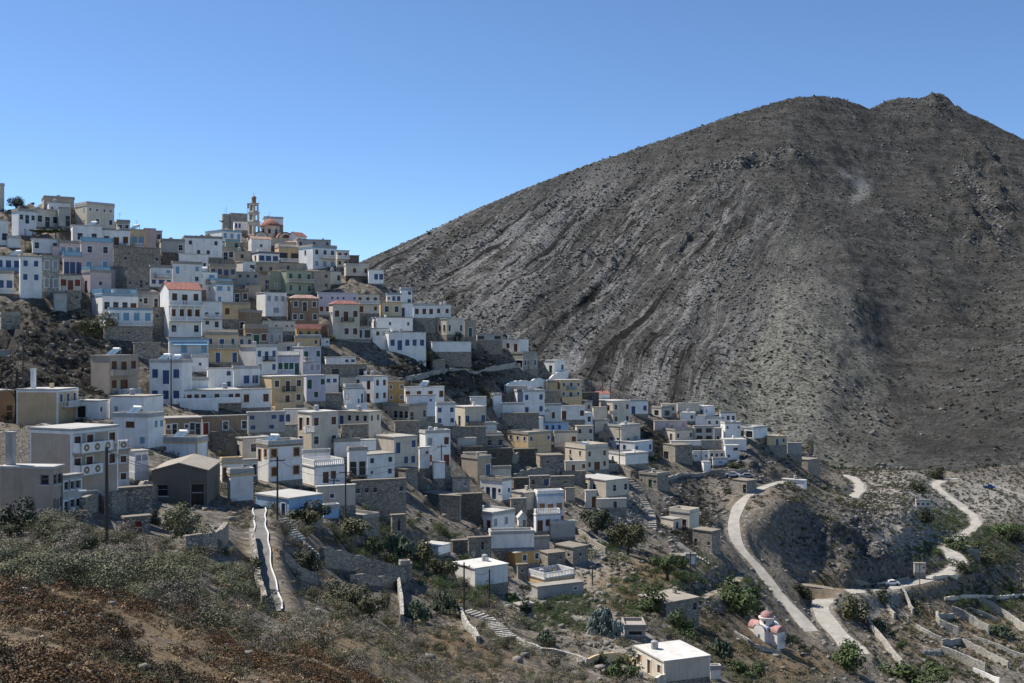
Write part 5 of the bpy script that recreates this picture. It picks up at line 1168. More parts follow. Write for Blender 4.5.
for a in (
 ('U', [(215,325),(345,345),(480,385),(560,425),(655,425),(665,400)], 2.0, .7, 'S', 'curved dark stone retaining wall under the small green garden trees'),
 ('U', [(350,400),(430,420),(600,455)], 1.2, .6, 'S', 'low stone wall running below the curved retaining wall'),
 ('U', [(605,450),(622,540),(625,640)], 1.3, .5, 'Z', 'pale upright field wall left of the prickly pears'),
 ('U', [(180,420),(120,400),(10,370)], 1.0, .6, 'S', 'low stone wall right of the foreground path'),
 ('N', [(310,390),(350,460),(400,545)], .9, .5, 'Z', 'pale-topped wall running down from the stairway pole'),
 ('N', [(600,520),(720,575),(860,605),(960,645)], .8, .5, 'Z', 'pale low wall continuing below the stone stairway'),
 ('F', [(-60,345),(100,330),(250,310)], 4.6, .8, 'S', 'high grey pebbly retaining wall left behind the beige house'),
 ('F', [(560,590),(650,570),(760,500),(825,450)], 2.0, .6, 'S', 'broken stone ruin wall before the gabled warehouse'),
 ('F', [(420,600),(500,560),(545,600)], 1.6, .6, 'S', 'rounded stone wall below the patterned balcony house'),
 ('G', [(262,320),(375,330)], 3.2, .7, 'K', 'dark stone retaining wall under the brownish stone house'),
 ('Q', [(845,180),(862,270),(872,340),(890,420)], 1.3, .5, 'S', 'rough stone wall on the left flank of the foreground path'),
 ('Q', [(620,255),(690,265),(735,235),(760,190)], 1.6, .6, 'S', 'curved stone wall behind the grey green bushes'),
 ('K', [(362,545),(450,548),(552,545)], 2.2, .6, 'S', 'dark stone retaining wall above the parked cars'),
 ('J', [(180,305),(290,300),(400,262),(500,240)], 2.4, .6, 'W', 'whitish sloping terrace wall under the green-door house'),
 ('E', [(440,615),(580,592),(700,588),(800,590),(900,560),(1024,545)], 1.2, .5, 'Z', 'pale path wall crossing the scrubby slope below the ridge'),
 ('I', [(440,310),(520,290),(645,305)], 1.6, .5, 'S', 'stone yard wall left of the blue-windowed white house'),
 ('L', [(380,205),(430,190),(520,180),(630,175)], 1.6, .6, 'S', 'stone wall above the twin grey house'),
 ('L', [(345,130),(390,105),(470,70),(500,90)], 2.0, .6, 'S', 'ruined curved stone wall left of the roofed ruin'),
 ('L', [(690,470),(740,510),(800,560),(850,590)], 1.2, .5, 'S', 'stone wall beside the stepped path under the dark tree'),
 ('M', [(0,100),(100,110),(160,150)], 2.0, .6, 'S', 'stone wall below the pale blue terrace house'),
 ('M', [(310,160),(420,130),(560,120)], .8, .5, 'Z', 'pale thin wall along the top of the dry bank'),
 ('O', [(40,590),(110,580),(240,550),(280,575)], 1.1, .4, 'Y', 'yellow garden wall left of the bright-roofed cream house'),
 ('O', [(390,690),(460,672),(545,665)], 1.2, .4, 'C', 'cream garden wall in front of the bright-roofed cream house'),
 ('O', [(790,420),(900,500),(1024,540)], .7, .5, 'Z', 'low stone wall between the straw field and the domed chapel'),
 ('P', [(375,475),(420,540),(460,590),(500,640)], 1.59, 0.69, 'Z', 'long stone wall on the left side of the valley terraces'),
 ('P', [(455,470),(480,505)], 1.22, 0.59, 'Z', 'short wall stub in the upper left of the terraces'),
 ('P', [(500,435),(515,460),(532,490)], 1.31, 0.59, 'Z', 'leaning wall below the pole in the valley terraces'),
 ('P', [(540,530),(575,555),(612,575)], 1.40, 0.59, 'Z', 'stone wall right of the small terrace trees'),
 ('P', [(598,500),(600,520),(630,535),(660,552)], 2.05, 0.69, 'Z', 'thick pale corner wall in the middle of the terraces'),
 ('P', [(600,497),(645,500)], 1.12, 0.59, 'Z', 'top wall of the enclosed central terrace'),
 ('P', [(640,485),(690,515),(745,548)], 2.25, 0.69, 'Z', 'high pale wall behind the enclosed central terrace'),
 ('P', [(610,598),(670,625),(735,655)], 2.05, 0.69, 'Z', 'high pale wall of the lowest straw terrace'),
 ('P', [(665,575),(735,610),(800,645)], 1.69, 0.59, 'Z', 'long diagonal wall between the two lowest terraces'),
 ('P', [(718,455),(770,490),(810,515),(850,545)], 2.25, 0.69, 'Z', 'high wall at the upper right of the terraces'),
 ('P', [(690,475),(730,495),(768,515)], 1.03, 0.49, 'Z', 'thin wall dividing the upper straw terrace'),
 ('P', [(620,452),(720,445),(850,440)], 0.86, 0.42, 'C', 'long smooth pale wall along the top of the terraces'),
 ('P', [(612,580),(665,575)], 1.49, 0.59, 'Z', 'cross wall closing the lowest straw terrace'),
 ('P', [(700,560),(770,590),(850,620)], 1.31, 0.59, 'Z', 'right-hand wall of the grey pebbly terraces'),
 ('P', [(560,600),(610,606)], 0.94, 0.49, 'Z', 'low edge wall by the brown scrub in the terraces'),
 ('P', [(700,655),(735,670),(775,690)], 1.44, 0.35, 'W', 'whitewashed ruined wall at the bottom right edge'),
 ('P', [(330,385),(420,380),(520,375)], 1.01, 0.35, 'S', 'stone wall behind the parked cars at the knoll foot'),
 ('P', [(585,405),(655,408)], 0.94, 0.42, 'C', 'plain pale wall below the lower valley road bend'),
 ('P', [(460,470),(490,490),(520,510)], 1.12, 0.49, 'Z', 'short broken wall by the prickly pear in the terraces'),
 ('P', [(540,575),(580,600),(610,597)], 0.85, 0.49, 'Z', 'thin curved wall around the bare shrub terrace'),
 ): pwall(*a)
# stairways
def stairs(b, pts, w, n, mat, label):
    W3 = [at(*bp(b, *p)) for p in pts]; seg = [math.dist(a[:2], c[:2]) for a, c in zip(W3, W3[1:])]; tot = sum(seg)
    t = thing('stairway', label, 'stairs', W3[0]); m = MB()
    for k in range(n):
        s = tot*(k+.5)/n; i = 0
        while i < len(seg)-1 and s > seg[i]: s -= seg[i]; i += 1
        f_ = s/seg[i]; a, c = W3[i], W3[i+1]; x, y = a[0]+(c[0]-a[0])*f_, a[1]+(c[1]-a[1])*f_; an = math.atan2(c[1]-a[1], c[0]-a[0]); z = zt(x, y); l = tot/n*.30
        P = [(x+math.cos(an)*dx-math.sin(an)*dy, y+math.sin(an)*dx+math.cos(an)*dy) for dx, dy in ((-l, -w/2), (l, -w/2), (l, w/2), (-l, w/2))]
        i0 = len(m.v); m.v += [(p[0]-W3[0][0], p[1]-W3[0][1], z-.5-W3[0][2]) for p in P]+[(p[0]-W3[0][0], p[1]-W3[0][1], z+.36-W3[0][2]) for p in P]
        for q in ((4,5,6,7),(0,1,5,4),(1,2,6,5),(2,3,7,6),(3,0,4,7)): m.f.append(tuple(i0+v for v in q)); m.m.append(0)
        occupy(x, y, 1, 0, .01, .01, w*.6)
    m.obj('treads', wallmat(mat), t)
stairs('N', [(335,378),(440,420),(560,510)], 2.0, 17, 'Z', 'pale stone stairway climbing to the tall dark pole in the foreground')
stairs('M', [(225,265),(262,330),(270,400),(320,425)], 1.8, 20, 'Z', 'pale stepped path left of the crenellated house')
stairs('M', [(390,480),(470,540),(560,590)], 1.8, 18, 'Z', 'stepped path running past the white field hut')
stairs('L', [(765,530),(800,565),(812,600)], 1.6, 10, 'Z', 'short stone steps beside the roofless house with dark doorway')
stairs('U', [(0,130),(110,230),(190,300)], 1.8, 16, 'Z', 'rough stone steps right of the foreground path')
stairs('M', [(140,150),(190,200),(225,262)], 1.8, 10, 'S', 'grey steps under the flat-roofed stone house with green door')
# cars
def car(b, x, y, rz, col, label, pick=False):
    px, py = bp(b, x, y); Y = Dist(px, py); X, _, z = at(px, py, Y); t = thing('parked_car', label, 'car', (X, Y, zt(X, Y)+.08), rad(rz))
    prof = [(-2.05,.35),(-2.1,.75),(-1.95,.95),(-1.2,1.0),(-.75,1.42),(.75,1.45),(1.35,1.0),(2.0,.88),(2.1,.6),(2.05,.35)] if not pick else [(-2.3,.4),(-2.3,1.0),(-.5,1.0),(-.35,1.6),(.8,1.6),(1.3,1.08),(2.2,.98),(2.3,.7),(2.25,.4)]
    m = MB(); w = .82
    for (a, c), (d, e) in zip(prof, prof[1:]+prof[:1]): m.quad((a, -w, c), (d, -w, e), (d, w, e), (a, w, c))
    m.quad(*[(a, -w, c) for a, c in reversed(prof)]); m.quad(*[(a, w, c) for a, c in prof]); m.obj('body', paint('car_'+col, {'dark': (.03,.05,.07), 'white': (.7,.7,.7), 'grey': (.3,.31,.33), 'blue': (.04,.1,.25)}[col], .25, 0), t)
    m = MB(); g = [(-1.05,1.02),(-.68,1.36),(.68,1.39),(1.15,1.02)] if not pick else [(-.38,1.08),(-.28,1.53),(.72,1.53),(1.1,1.1)]
    for s in (-1, 1): m.quad(*[(a, s*(w+.006), c) for a, c in (g if s > 0 else reversed(g))])
    m.quad((g[2][0]+.16,-.7,g[2][1]-.02),(g[3][0]+.1,-.7,g[3][1]),(g[3][0]+.1,.7,g[3][1]),(g[2][0]+.16,.7,g[2][1]-.02))
    m.obj('window', pmat('k'), t)
    for sx in (-1.3, 1.3):
        for s in (-1, 1):
            m = MB(); m.tube([(sx, s*.66, .32), (sx, s*.86, .32)], .32, 12); m.obj('wheel', paint('tyre', (.02,.02,.02), .8), t)
    for s in (-.6, .6): m = MB(); m.box(2.0, s-.16, .62, 2.12, s+.16, .8); m.obj('headlight', pmat('w'), t)
car('P', 440, 412, 10, 'dark', 'dark car parked on the lower road at the knoll foot')
car('P', 470, 391, 5, 'white', 'white car parked beside the knoll wall behind the dark car')
car('P', 745, 137, -25, 'blue', 'blue pickup on the upper right road', True)
car('K', 475, 548, -20, 'white', 'pale car parked under the stone retaining wall')
car('K', 548, 556, -10, 'grey', 'grey car parked by the flat stone house at the road bend')

# ------------------------------------------------------------------ plants
def leafcloud(n, seed, size, rx=1, rz=1, hollow=.55, upright=0):
    """n leaf quads through a lumpy volume of unit radius (numpy: verts, quads)."""
    r = np.random.RandomState(seed)
    k = 7; cen = r.normal(size=(k, 3))*np.array([.42, .42, .30]); cr = r.uniform(.35, .62, k)
    i = r.randint(0, k, n); d = r.normal(size=(n, 3)); d /= np.linalg.norm(d, axis=1)[:, None]
    p = cen[i]+d*(cr[i]*r.uniform(hollow, 1.05, n))[:, None]
    p[:, 2] = p[:, 2]*.85+.62; p = p*np.array([rx, rx, rz]); p[:, 2] = np.maximum(p[:, 2], .02)
    nn = d*1.0+r.normal(size=(n, 3))*.42; nn[:, 2] += .3*(1-upright); nn /= np.linalg.norm(nn, axis=1)[:, None]
    a = np.cross(nn, r.normal(size=(n, 3))); a /= np.linalg.norm(a, axis=1)[:, None]; b = np.cross(nn, a)
    s = size*r.uniform(.6, 1.4, n)[:, None]
    v = np.stack([p-a*s, p-b*s*.55, p+a*s, p+b*s*.55], 1).reshape(-1, 3)
    return v, np.arange(4*n).reshape(n, 4)
def np_mesh(name, v, f, mats):
    me = bpy.data.meshes.new(name); me.from_pydata(v.tolist(), [], f.tolist())
    for m in mats: me.materials.append(m)
    return me
FO = {'olive': foliage('olive_leaves', (.058,.060,.026), (.115,.112,.055)), 'green': foliage('green_leaves', (.035,.058,.018), (.075,.10,.034)), 'dark': foliage('dark_leaves', (.022,.032,.016), (.05,.06,.032)),
      'grey': foliage('grey_leaves', (.085,.092,.048), (.17,.172,.098)), 'dry': foliage('dry_twigs', (.13,.115,.09), (.22,.195,.155)), 'cactus': foliage('cactus_pads', (.06,.085,.05), (.125,.15,.095)),
      'vine': foliage('vine_leaves', (.03,.05,.016), (.06,.085,.03)), 'pink': foliage('bougainvillea', (.35,.05,.14), (.2,.05,.1)), 'rust': foliage('rust_scrub', (.085,.045,.02), (.17,.095,.042)), 'blue': foliage('agave_leaves', (.10,.13,.115), (.17,.20,.18))}
TPL = {}
def tpl(kind, k):
    key = (kind, k)
    if key not in TPL:
        if kind.startswith('bank_'):
            v, f = leafcloud(3200, k*5+9, .032, 1.0, 1.0, .45); TPL[key] = np_mesh('bush', v, f, [FO[kind[5:]]]); return TPL[key]
        if kind in ('cactus', 'blue'):
            r = np.random.RandomState(k+5); V, Fc = [], []; n = 230
            for q in range(n):
                th = r.uniform(0, 6.28); rr = r.uniform(0, .95); zc = r.uniform(.08, 1.0)*(1-.6*rr*rr); c = np.array([rr*math.cos(th), rr*math.sin(th), zc])
                nn = r.normal(size=3); nn[2] *= .3; nn /= np.linalg.norm(nn); a = np.cross(nn, [0, 0, 1]); a /= np.linalg.norm(a); b = np.cross(a, nn); s = r.uniform(.07, .12); e = 1.4
                b0 = len(V)
                for w_ in (-.025, .025):
                    for g in range(8): t_ = g*math.pi/4; V.append(c+a*math.cos(t_)*s+b*math.sin(t_)*s*e+nn*w_)
                Fc.append([b0+g for g in range(8)][::-1]); Fc.append([b0+8+g for g in range(8)])
                for g in range(8): Fc.append([b0+g, b0+(g+1) % 8, b0+8+(g+1) % 8, b0+8+g])
            me = bpy.data.meshes.new(kind); me.from_pydata([tuple(x) for x in V], [], Fc); me.materials.append(FO[kind])
        else:
            n = {'dry': 800, 'grey': 1500}.get(kind, 1500); v, f = leafcloud(n, k*7+3, {'dry': .05, 'grey': .06}.get(kind, .075), 1.0, 1.0)
            me = np_mesh(kind, v, f, [FO[kind]])
        TPL[key] = me
    return TPL[key]
bark = paint('bark', (.10,.075,.055), .9)
def plant(b, x0, x1, y0, y1, kind, label, name='bush', trunk=False, cat=None, grp=None):
    (pl, pt), (pr, pb) = bp(b, x0, y0), bp(b, x1, y1); px = (pl+pr)/2; Y = Dist(px, pb); X, _, _ = at(px, pb, Y); z = zt(X, Y)
    w = (pr-pl)/F*Y; hh = (pb-pt)/F*Y; Y += w*.3; k = random.randrange(4)
    if trunk:
        t = thing(name, label, cat or 'tree', (X, Y, z), random.uniform(0, 6), grp); m = MB()
        m.tube([(0, 0, -.5), (.05*w, 0, hh*.25), (0, .03*w, hh*.5)], .06*w, 7, r1=.03*w)
        for q in range(4): a = q*1.57+.4; m.tube([(0, 0, hh*.3), (math.cos(a)*w*.2, math.sin(a)*w*.2, hh*.6)], .03*w, 5, r1=.012*w)
        m.obj('trunk', bark, t); c = link('crown', tpl(kind, k), t, (0, 0, hh*.28)); c.scale = (w/2, w/2, hh*.72/1.22)
    else:
        hh = min(hh, .72*w)
        t = link(name, tpl(kind, k), None, (X, Y, z-.1), random.uniform(0, 6)); t.scale = (w/2, w/2, hh/1.2); tag(t, label, cat or name.split('_')[-1], grp)
    occupy(X, Y, 1, 0, .01, .01, w*.4)
for a in (
 ('Q', -20,115,85,195,'dark','big dark bush at the left edge under the beige block house'), ('Q', 100,200,130,215,'olive','olive bush right of the big dark bush at the left edge'),
 ('Q', 545,700,110,245,'grey','pale green fig tree before the gabled warehouse','fig_tree',True), ('Q', 250,350,160,260,'dark','dark bush at the foot of the lamp pole'),
 ('Q', 770,870,195,300,'green','bright green bush in the plot left of the path'), ('Q', 770,840,330,390,'green','small green bush in the red earth plot left of the path'),
 ('G', 640,850,590,690,'dark','rounded dark bush in front of the sky blue house'), ('U', 40,225,40,145,'olive','olive bush below the sky blue yard block'), ('U', 225,460,110,195,'olive','spreading olive bush at the foot of the pole pair'),
 ('U', 385,525,205,285,'green','bright green bush in the walled garden'), ('U', 500,585,275,352,'green','small round tree in the walled garden','garden_tree',True), ('U', 500,690,165,310,'cactus','prickly pear right of the walled garden','prickly_pear'),
 ('U', 640,800,225,360,'olive','large olive bush uphill of the prickly pears'), ('U', 760,900,270,410,'olive','olive bush left of the big white roof'), ('U', 620,780,460,620,'cactus','prickly pear clump left of the stairway','prickly_pear'), ('U', 760,920,430,590,'cactus','tall prickly pear clump under the tall stairway pole','prickly_pear'),
 ('U', 220,420,400,560,'grey','grey green bush below the curved retaining wall'), ('U', 360,545,470,620,'olive','round olive bush left of the straw plot'), ('U', 30,195,210,365,'dark','dark bush right of the foreground path steps'), ('U', 425,460,40,100,'olive','left of two small upright bushes by the grey roof','small_cypress'), ('U', 455,500,35,100,'olive','right of two small upright bushes by the grey roof','small_cypress'),
 ('L', 715,890,355,510,'dark','dark tree below the rubble heap','carob_tree',True), ('L', 890,1040,425,600,'olive','wide olive tree under the rubble heap','olive_tree',True), ('M', 85,235,375,510,'olive','olive tree left of the stepped path','olive_tree',True), ('M', 265,445,550,680,'green','green tree above the stone field house','carob_tree',True),
 ('N', 535,605,225,315,'green','green bush in front of the big white-roofed house'), ('N', 410,465,220,310,'olive','small bush under the slim pole'), ('N', 480,645,350,480,'dry','dry grey bush above the stone stairway'), ('N', 705,800,275,375,'cactus','prickly pear below the yellow terrace house','prickly_pear'), ('N', 680,800,430,545,'cactus','prickly pear at the end of the stairway wall','prickly_pear'), ('N', 585,690,310,395,'dark','bush around the little ruin below the white roof'),
 ('O', 25,235,195,440,'blue','big grey blue agave clump in the lower centre','agave_clump'), ('O', 60,140,490,585,'green','green bush by the yellow garden wall'), ('O', 690,960,140,350,'green','broad green bush beside the road bend above the chapel'), ('O', 640,800,460,570,'cactus','prickly pear hedge right of the bright-roofed house','prickly_pear'), ('O', 460,625,340,450,'green','green bush under the stone field house'), ('O', 230,440,225,330,'green','green hedge left of the stone field house roof'), ('O', 780,950,560,683,'green','green bush row at the bottom of the straw field'), ('O', 160,330,570,690,'green','leafy bush in the yard of the bright-roofed house'),
 ('O', 880,945,215,325,'dark','dark conical bush behind the domed chapel','dark_cypress'), ('S', 590,658,380,575,'dark','slim dark cypress right of the domed chapel','cypress'), ('S', 455,590,560,660,'cactus','prickly pear right below the domed chapel','prickly_pear'),
 ('P', 405,468,422,468,'dark','round dark bush below the parked dark car'), ('P', 640,710,366,402,'dark','round dark bush inside the lower road bend'), ('P', 412,468,487,535,'cactus','prickly pear on the left of the terraces','prickly_pear'), ('P', 460,490,530,557,'dark','small round terrace tree','terrace_tree',True), ('P', 488,518,568,602,'green','second small terrace tree nearer the camera','terrace_tree',True), ('P', 745,825,520,558,'cactus','prickly pear on the right of the terraces','prickly_pear'), ('P', 515,560,545,600,'dry','bare grey shrub among the terraces'),
 ('P', 580,638,82,112,'dark','dark bush above the upper road bend'), ('P', 523,565,118,150,'dark','dark bush left of the upper road bend'), ('P', 640,725,278,322,'green','green bush under the patch right of the knoll'), ('P', 700,790,310,360,'olive','olive bush on the right valley slope'), ('P', 785,860,222,300,'dark','dark bush cluster at the right edge of the valley'), ('P', 795,830,408,432,'green','small green bush by the right edge pole'), ('P', 300,430,570,660,'green','green bush mass below the end of the valley road'), ('P', 480,640,635,700,'green','green bush at the bottom edge under the terraces'), ('P', 190,250,395,440,'dark','dark bush on the bank left of the dirt track'), ('P', 530,600,185,245,'dark','dark bush right behind the knoll'), ('P', 320,430,430,520,'olive','olive bush inside the road loop'), ('P', 740,843,240,280,'green','green scrub row on the right slope'),
 ('A', 22,118,80,152,'dark','dark tree on the upper left skyline','skyline_tree',True), ('A', 118,200,232,352,'vine','climbing vine on the left of the pergola','climbing_vine'), ('J', 165,232,300,384,'vine','dark green garden bush beside the little white chapel'), ('J', 132,178,288,330,'pink','pink bougainvillea above the little white chapel','bougainvillea'), ('J', 30,110,290,345,'olive','bush on the scrubby slope left of the little white chapel'), ('J', 40,110,345,425,'dark','dark bush below the white flat shed'),
 ('I', 498,545,312,405,'olive','upright bush left of the white house with brown lower doors'), ('I', 195,242,308,370,'dark','round bush on the stone base of the cream house'), ('E', 460,575,420,500,'olive','bush on the crag right of the seven-windowed house'), ('E', 560,655,345,420,'dark','left garden bush on the white terrace'), ('E', 650,745,375,420,'dark','right garden bush on the white terrace'), ('K', 58,98,438,472,'green','small green bush beside the pale blue terrace wall'), ('K', 520,600,280,330,'vine','vine foliage in the white walled terrace'), ('K', 430,470,570,640,'olive','upright bush left of the flat stone house'), ('K', 450,520,475,505,'green','green bush under the white cube house'),
 ('I', 560,640,555,600,'dark','bush beside the lane below the brown lower doors'), ('I', 690,760,560,640,'cactus','leafy bush before the stone roofs'), ('F', 840,1010,565,690,'olive','pale olive bush in the yard of the gabled warehouse'), ('F', 740,830,540,640,'dark','dark bush in the shade of the ruin wall'), ('C', 395,560,60,200,'olive','scrubby bush on the cliff under the turquoise house'), ('C', 840,872,540,600,'green','small green bush at the corner of the blue-shuttered house'), ('D', 850,905,255,320,'olive','bush on the bank right of the orange house'),
 ('Q', 0,60,240,330,'olive','bush on the crest of the near slope at the left edge')): plant(*a)
bank = [(rx, ry) for rx, ry in zip(np.random.RandomState(3).uniform(-10, 255, 70), np.random.RandomState(4).uniform(0, 1, 70))]
for bx, by in bank:
    py = 523+by*62+bx*.10; Y = Dist(bx, py); X = (bx-CX)/F*Y; kd = random.choice(['grey', 'grey', 'olive', 'olive', 'dry', 'grey'])
    if by*62+bx*.10 > 75: continue
    o = link('bank_bush', tpl('bank_'+kd, random.randrange(4)), None, (X, Y, zt(X, Y)-.15), random.uniform(0, 6)); r_ = random.uniform(.9, 2.0); o.scale = (r_, r_, r_*random.uniform(.6, .85))
    lb = {'grey': 'soft grey green bush in the thicket on the bank below the left foreground houses', 'olive': 'olive green bush in the thicket on the bank below the left foreground houses', 'dry': 'bare twiggy grey bush in the thicket on the bank below the left foreground houses'}[kd]
    tag(o, lb, 'bush', {'grey': 'grey green bank bushes', 'olive': 'olive bank bushes', 'dry': 'bare bank bushes'}[kd])
v_, f_ = leafcloud(900, 91, .16, 1, .35); me = np_mesh('vine', v_*np.array([4.8, 2.2, 1.2]), f_, [FO['vine']]); link('vine_leaves', me, VINE, (4.4, .8, 3.5))
# bare tree at the left edge
px, py = bp('C', 80, 600); Y = Dist(px, py); X, _, z = at(px, py, Y); t = thing('bare_tree', 'dark bare tree with crooked branches at the left edge', 'tree', (X, Y, zt(X, Y)))
m = MB(); m.tube([(0, 0, -.5), (.2, 0, 2.5), (0, 0, 5), (.3, 0, 8.5)], .35, 8, r1=.1); m.obj('trunk', paint('dark_bark', (.03,.027,.023), .9), t); m = MB()
for q in range(16):
    a = q*2.4; zq = 3+q*.35; m.tube([(0.1, 0, zq), (math.cos(a)*1.2, math.sin(a)*1.2, zq+.9), (math.cos(a)*2.0, math.sin(a)*2.0, zq+1.3+.5*math.sin(q))], .08, 5, r1=.02)
m.obj('branches', paint('dark_bark', (.03,.027,.023), .9), t)

# ------------------------------------------------------------------ ground cover nobody could count
rs = np.random.RandomState(11)
def scatter(name, mask, n, tv, tf, smin, smax, mat, kind='stuff', weight=None, sink=.05, label=None, flat=1.0):
    w = mask*Yg*np.gradient(ys)[None, :]
    w[OCC] = 0; w = w.ravel(); c = np.cumsum(w); idx = np.searchsorted(c, rs.rand(n)*c[-1])
    i, j = np.unravel_index(np.clip(idx, 0, w.size-1), Z.shape); i = np.clip(i, 1, Z.shape[0]-2); j = np.clip(j, 1, Z.shape[1]-2)
    fa = rs.rand(n)-.5; fb = rs.rand(n)-.5
    px = cols[i]+fa*CS; y = ys[j]+fb*(ys[j+1]-ys[j-1])*.5; x = (px-CX)/F*y
    z = Z[i, j]+fa*(Z[i+1, j]-Z[i-1, j])*.5+fb*(Z[i, j+1]-Z[i, j-1])*.5
    y = y+DY[i, j]
    s = smin+(smax-smin)*rs.rand(n)**2; a = rs.rand(n)*6.283; ca, sa = np.cos(a), np.sin(a); nv = len(tv[0])
    which = rs.randint(0, len(tv), n)
    T = np.stack(tv)[which]; sx = s*rs.uniform(.75, 1.3, n)
    co = np.empty((n, nv, 3)); co[..., 0] = (T[..., 0]*ca[:, None]-T[..., 1]*sa[:, None])*sx[:, None]+x[:, None]; co[..., 1] = (T[..., 0]*sa[:, None]+T[..., 1]*ca[:, None])*sx[:, None]+y[:, None]
    co[..., 2] = T[..., 2]*s[:, None]*flat+z[:, None]-sink*s[:, None]
    f = (tf[None]+(np.arange(n)*nv)[:, None, None]).reshape(-1, tf.shape[1])
    big_mesh(name, co.reshape(-1, 3), f, mat, {}, kind)
rk = []
for k in range(4):
    r = np.random.RandomState(k); v = np.array([(x, y, z) for x in (-1, 1) for y in (-1, 1) for z in (-1, 1)], float)*r.uniform(.5, 1.0, (8, 3)); v[:, 2] = v[:, 2]*.7+.4; rk.append(v)
rf = np.array([(0,1,3,2),(4,6,7,5),(0,4,5,1),(2,3,7,6),(0,2,6,4),(1,5,7,3)])
cl = [leafcloud(330, 40+k, .085, 1, .75) for k in range(4)]; cv = [c[0] for c in cl]; cf = cl[0][1]
fl = [leafcloud(750, 50+k, .05, 1, .85) for k in range(4)]; fv = [c[0] for c in fl]; ff = fl[0][1]
sm = [leafcloud(80, 60+k, .17, 1, .8) for k in range(4)]; sv = [c[0] for c in sm]; sf = sm[0][1]
ty = [leafcloud(14, 80+k, .5, 1, .8) for k in range(5)]; tv_ = [c[0] for c in ty]; tf_ = ty[0][1]
def cushion(n, seed):
    r = np.random.RandomState(seed); d = r.normal(size=(n, 3)); d[:, 2] = np.abs(d[:, 2])*.9; d /= np.linalg.norm(d, axis=1)[:, None]
    ph = r.uniform(0, 6, 6); lump = 1+.14*np.sin(d[:, 0]*5+ph[0])*np.sin(d[:, 1]*5+ph[1])+.10*np.sin(d[:, 0]*9+ph[2]+d[:, 2]*7)
    p = d*(lump*r.uniform(.8, 1.03, n))[:, None]; nn = d+r.normal(size=(n, 3))*.45; nn /= np.linalg.norm(nn, axis=1)[:, None]
    a = np.cross(nn, r.normal(size=(n, 3))); a /= np.linalg.norm(a, axis=1)[:, None]; b = np.cross(nn, a); s = .062*r.uniform(.6, 1.4, n)[:, None]
    p[:, 2] *= .62
    return np.stack([p-a*s, p-b*s*.6, p+a*s, p+b*s*.6], 1).reshape(-1, 3), np.arange(4*n).reshape(n, 4)
cu = [cushion(430, 300+k) for k in range(4)]; uv_ = [c[0] for c in cu]; uf = cu[0][1]
near = (Yg < 62)*np.clip((fbm(Xg/5, Yg/5, 3, 71)-.33)*5, 0, 1)*(PXg > -150)*(PXg < 700)
scatter('rust_brown_scrub', near*(vnoise(Xg/2, Yg/2, 5) > .35), 3300, uv_, uf, .18, .6, FO['rust'])
scatter('dark_brown_scrub', near*(vnoise(Xg/3, Yg/3, 6) > .4), 2100, uv_, uf, .18, .6, foliage('dark_brown_scrub', (.040,.032,.018), (.085,.068,.036)))
scatter('green_cushion_scrub', near*(vnoise(Xg/3, Yg/3, 7) > .6), 500, uv_, uf, .16, .5, FO['olive'])
scatter('pale_stones', near, 260, rk, rf, .05, .22, paint('boulder', (.22,.207,.188), .9, .6))
scatter('straw_tufts', (Yg < 70)*(PXg > -100)*(PXg < 700)*1.0, 4200, sv, sf, .08, .24, foliage('straw', (.25,.18,.10), (.38,.29,.17)), flat=1.3)
band = (Yg > 52)*(Yg < 96)*(PXg < 270)*(PXg > -120)*1.0*((PYg > 512+.1*PXg))
scatter('grey_green_shrubbery', band, 110, fv, ff, .5, 1.2, FO['grey']); scatter('olive_shrubbery', band, 60, fv, ff, .4, 1.1, FO['olive']); scatter('dry_shrubbery', band, 120, fv, ff, .4, 1.1, FO['dry'])
slope = (~MT)*(Yg > 60)*1.0
low = slope*(Yg < 175)*(PXg > 220)*(PXg < 900)*np.clip((fbm(Xg/14, Yg/14, 3, 75)-.36)*5, 0, 1)
scatter('dry_grey_brush', low, 900, fv, ff, .35, 1.2, FO['dry']); scatter('olive_brush', low, 600, fv, ff, .35, 1.3, FO['olive']); scatter('pale_green_brush', low, 420, fv, ff, .35, 1.1, FO['grey']); scatter('straw_brush', low, 1500, sv, sf, .2, .6, foliage('straw', (.25,.18,.10), (.38,.29,.17)))
scatter('leafy_green_scrub', slope*zmask((690,585,60,30),(730,590,40,25),(640,600,40,30),(560,610,60,30),(940,560,60,25),(985,545,60,30),(950,525,40,20),(430,560,60,40),(380,545,60,35),(470,590,40,25),(610,545,40,25),(870,590,40,14),(985,600,50,20)), 1500, fv, ff, .4, 1.5, FO['green'])
scatter('dark_cliff_brush', slope*darkz, 1500, cv, cf, .4, 1.3, foliage('brown_brush', (.035,.03,.022), (.07,.06,.042)))
vill = slope*(Yg > 120)*(0.5+darkz*1.5+cliff*.6+(PXg > 600)*.5)*np.clip((fbm(Xg/20, Yg/20, 3, 77)-.3)*4, 0, 1)
scatter('dark_hill_scrub', vill, 10000, sv, sf, .3, 1.0, FO['dark']); scatter('dry_hill_scrub', slope*(Yg > 120)*(cliff*.8+.5), 7000, sv, sf, .25, .8, FO['dry'])
scatter('terrace_scrub', slope*zmask((950,620,110,75,.3),(700,620,90,70,.3)), 1500, cv, cf, .25, .9, FO['olive'])
scatter('terrace_dry_grass', slope*zmask((950,620,110,75,.3),(640,600,110,90,.3)), 2600, sv, sf, .15, .5, FO['dry'])
scatter('valley_scrub', slope*(Yg > 240)*(PXg > 780)*np.clip((fbm(Xg/16, Yg/16, 3, 79)-.35)*5, 0, 1), 3500, sv, sf, .3, 1.3, FO['olive'])
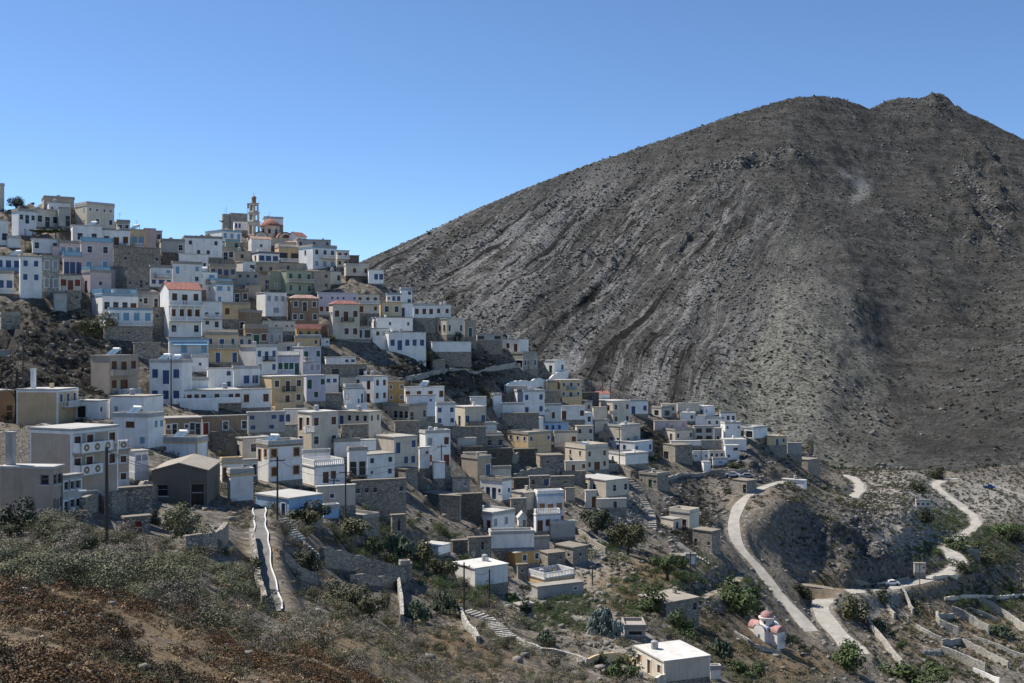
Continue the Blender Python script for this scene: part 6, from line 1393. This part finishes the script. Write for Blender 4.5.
scatter('loose_rocks', slope*(Yg > 95)*(.25+cliff*1.5+palez*1.5), 9000, rk, rf, .12, .6, paint('boulder', (.22,.207,.188), .9, .6)); scatter('rubble_heap', zmask((618,512,30,20))*slope, 1500, rk, rf, .1, .4, paint('boulder', (.22,.207,.188), .9, .6))
scatter('mountain_scrub', MT*(Yg < 1500)*(PXg > 385)*(PXg < 1080)*np.clip((fbm(Xg/50, Yg/50, 4, 83)-.3)*4, .12, 1)*(1-.6*scree), 22000, tv_, tf_, .4, 1.2, FO['dark'])
scatter('mountain_boulders', MT*(Yg < 1400)*(PXg > 385)*(PXg < 1080)*(.05+crag*leftface+.5*(ridge > .93)*(1-leftface)), 7000, rk, rf, .35, 1.3, paint('mountain_boulder', (.19,.182,.17), .9, .5))
scatter('mountain_outcrop_rocks', MT*(Yg < 1450)*(PXg > 385)*(PXg < 1060)*(crag*leftface*.12+ledge*1.5+cz*.2), 2600, rk, rf, .4, 1.5, paint('mountain_boulder', (.19,.182,.17), .9, .5))
scatter('mountain_bushes', zmask((960,290,90,60),(1000,300,60,50))*MT, 260, cv, cf, 1.2, 3.2, FO['dark'])

# ------------------------------------------------------------------ light, sky, camera
AZ, EL = rad(64), rad(51)                   # sun to the left and a little beyond the village
S = Vector((-math.sin(AZ)*math.cos(EL), math.cos(AZ)*math.cos(EL), math.sin(EL)))
sun = bpy.data.lights.new('sun', 'SUN'); sun.energy = 4.7; sun.angle = rad(.53); sun.color = (1, .95, .87)
so = bpy.data.objects.new('sun', sun); COL.objects.link(so); so.rotation_euler = S.to_track_quat('Z', 'Y').to_euler()
w = bpy.data.worlds.new('World'); C.world = w; w.use_nodes = True; nt = w.node_tree; bg = nt.nodes['Background']
sk = nt.nodes.new('ShaderNodeTexSky'); sk.sky_type = 'NISHITA'; sk.sun_disc = False; sk.sun_elevation = EL; sk.sun_rotation = -AZ; sk.altitude = 1500; sk.air_density = .8; sk.dust_density = .1; sk.ozone_density = 7.0
tint = mix(nt, 1.0, sk.outputs[0], (.85, .86, .84), 'MULTIPLY'); nt.links.new(tint, bg.inputs[0]); bg.inputs[1].default_value = .125
cam = bpy.data.cameras.new('camera'); co = bpy.data.objects.new('camera', cam); COL.objects.link(co); C.camera = co
co.rotation_euler = (rad(90), 0, 0); cam.sensor_width = 36; cam.lens = 36*F/1024; cam.clip_start = .5; cam.clip_end = 6000
C.view_settings.view_transform = 'Standard'; C.view_settings.look = 'None'; C.view_settings.exposure = .60; C.view_settings.gamma = 1; C.view_settings.use_curve_mapping = False
C.cycles.max_bounces = 5; C.cycles.diffuse_bounces = 3; C.cycles.use_denoising = True
